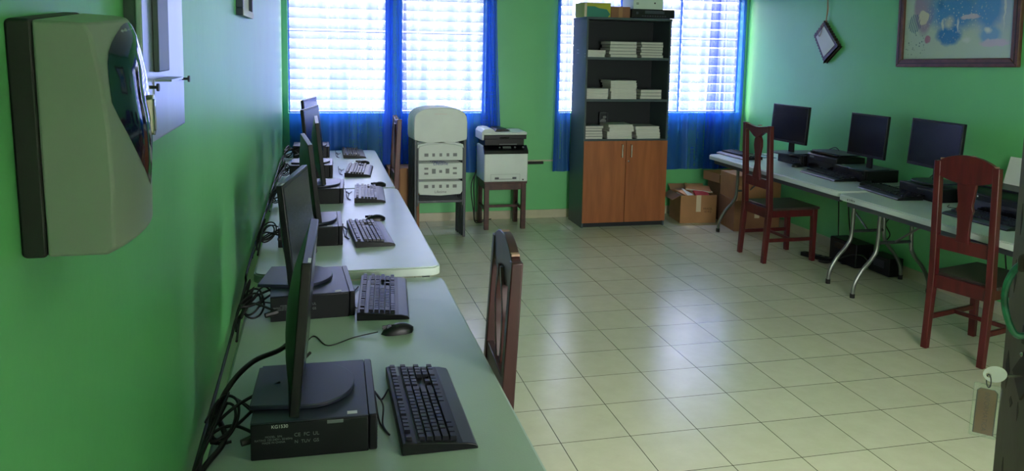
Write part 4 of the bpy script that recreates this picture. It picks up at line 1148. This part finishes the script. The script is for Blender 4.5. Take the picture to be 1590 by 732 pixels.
pn = thing('metal_wall_panel', 'brushed metal panel with a dark vertical channel on the left wall beyond the dispenser', 'panel', (XL, 1.46, 1.562))
MB().box(.020, .030, 0, .42, 0, .75).build('sheet', M_alu, pn, bevel=.002)
MB().box(0, .020, .01, .40, .012, .74).build('back_box', M_alud, pn)
MB().box(.030, .040, .085, .19, .125, .74).build('channel', M_alud, pn, bevel=.002)
MB().box(.030, .060, .085, .215, .108, .112).box(.0302, .032, .08, .215, .085, .112).build('bracket', M_alu, pn)
for y, z in ((.045, .100), (.395, .100)):
    b = MB().cyl((.030, y, z), .003, .014, 10, 'x').cyl((.042, y, z), .007, .004, 12, 'x')
    b.build('bolt', M_dsteel, pn)
fr = thing('small_wall_frame', 'small dark framed picture high on the left wall near the window', 'picture', (XL, 3.42, 1.852))
FW = .52
b = MB().box(0, .028, 0, FW, 0, .03).box(0, .028, 0, .03, .03, .40).box(0, .028, FW-.03, FW, .03, .40).box(0, .028, 0, FW, .40, .43)
b.build('frame', mat('navy_frame', (40, 48, 70), .35), fr, bevel=.003)
MB().box(.004, .012, .03, FW-.03, .03, .40).build('picture_sheet', M_cover, fr, smooth=0)
MB().box(.0282, .030, .0, FW, .0, .028).build('lower_trim', M_lbl, fr)

# ------------------------------------------------------------------ the open door with key and fob
DA = math.radians(19)
ed = Vector((1.005, .945, 0)); dr = Vector((math.sin(DA), math.cos(DA), 0)); LW = .86
hg = ed-dr*LW
door = bpy.data.objects.new('door_1', None); COL.objects.link(door); door['kind'] = 'structure'
door.location = (ed.x, ed.y, 0); door.rotation_euler[2] = math.atan2(-dr.x, dr.y)
# local: y along hinge->edge (edge at y=0, hinge at y=-LW); local -x is the face toward the camera
MB().box(0, .04, -LW, 0, .012, 2.08).build('door_leaf', M_door, door, bevel=.002)
bs = MB()
rr = random.Random(11)
for k in range(16):
    y = -rr.uniform(.002, .16); z = rr.uniform(1.12, 1.6); h = rr.uniform(.008, .03); w_ = rr.uniform(.002, .008)
    bs.prism([(y-w_, z), (y, z-h), (y+w_*.8, z+h*.2), (y+w_*.2, z+h)], -.0006, .0005, 'x')
bs.build('worn_patch', M_doorm, door, smooth=0)
dz = 1.287
MB().prism([(-.060, dz-.036), (-.034, dz), (-.060, dz+.036), (-.086, dz)], -.004, .0, 'x').build('key_plate', M_doorm, door, bevel=.001)
hd = MB().tube([(-.002, -.075, 1.355), (-.022, -.070, 1.352), (-.031, -.060, 1.375), (-.035, -.056, 1.405), (-.031, -.060, 1.435), (-.022, -.070, 1.455), (-.002, -.075, 1.452)], .0048, 10).build('pull_handle', M_teal, door)
MB().box(-.006, 0, -.095, -.055, 1.335, 1.362).box(-.006, 0, -.095, -.055, 1.444, 1.470).tube([(-.004, -.08, 1.455), (-.028, -.082, 1.468), (-.036, -.095, 1.452)], .005, 8).build('handle_mount', M_doorm, hd, bevel=.001)
MB().ell((-.002, -.055, 1.318), .004, .004, .004).build('screw', M_chrome, door)
key = thing('key', 'silver key standing in the keyhole of the open door', 'key', (ed.x, ed.y, 0), door.rotation_euler[2])
# key shaft sticks out of the face, local -x
ky = -.060
MB().cyl((-.026, ky, dz), .0022, .026, 10, 'x').build('shaft', M_chrome, key)
hdm = T(-.040, ky, dz+.001) @ RX(math.radians(-12), 4, 'Y') @ RX(math.radians(52), 4, 'X')
bow = MB()
hp = [(.016*math.cos(2*PI*i/28), .0115*math.sin(2*PI*i/28)) for i in range(28)]
hi = [(-.009+.0035*math.cos(2*PI*i/28), .0035*math.sin(2*PI*i/28)) for i in range(28)]
vs = [(x, y, z) for z in (-.001, .001) for (x, y) in hp]+[(x, y, z) for z in (-.001, .001) for (x, y) in hi]
fs = []
for i in range(28):
    j = (i+1) % 28
    fs += [(i, j, 28+j, 28+i), (56+i, 84+i, 84+j, 56+j), (i, 56+i, 56+j, j), (28+i, 28+j, 84+j, 84+i)]
bow.add(vs, fs, hdm).build('bow', mat('key_shine_white', (240, 242, 244), .5, metal=.0), key, smooth=40)  # reflected shine of the bow painted as matte near-white
# split ring and fob hang from the bow hole
hole = hdm @ Vector((-.009, 0, 0))
fob = thing('key_fob', 'clear plastic key fob with a brown name card hanging from the key', 'key fob', (ed.x, ed.y, 0), door.rotation_euler[2])
rp = []
for i in range(17):
    a = 2*PI*i/16
    rp.append((hole.x+.001, hole.y+.008*math.sin(a)*.8, hole.z-.0085+.0095*math.cos(a)))
MB().tube(rp, .0009, 6, k=3).build('split_ring', M_dsteel, fob)
top = hole.z-.017
fx = T(hole.x+.001, hole.y, top) @ RX(math.radians(-24), 4, 'Z') @ RX(math.radians(1.5), 4, 'Y')
MB().prism(rrect(.035, .080, .002, cy=-.037), -.0022, .0022, 'y', fx).build('plastic_case', M_acry, fob, bevel=.0008)
cp = [(-.0118, -.072), (.0118, -.072), (.0118, -.008), (.008, -.004), (-.008, -.004), (-.0118, -.008)]
MB().prism([(x*1.12, z*1.012+.0003) for x, z in cp], -.0006, .0006, 'y', fx).build('card_border', M_blackt, fob, smooth=0)
MB().prism(cp, -.0010, .0010, 'y', fx).build('name_card', M_fob, fob, smooth=0)
text('card_lettering', 'INFORMATICA', .0090, mat('dark_red_lettering', (70, 26, 20), .6), fob, fx @ T(0, -.0013, -.038) @ RX(PI/2, 4, 'X') @ RX(-PI/2, 4, 'Z'), .0001)
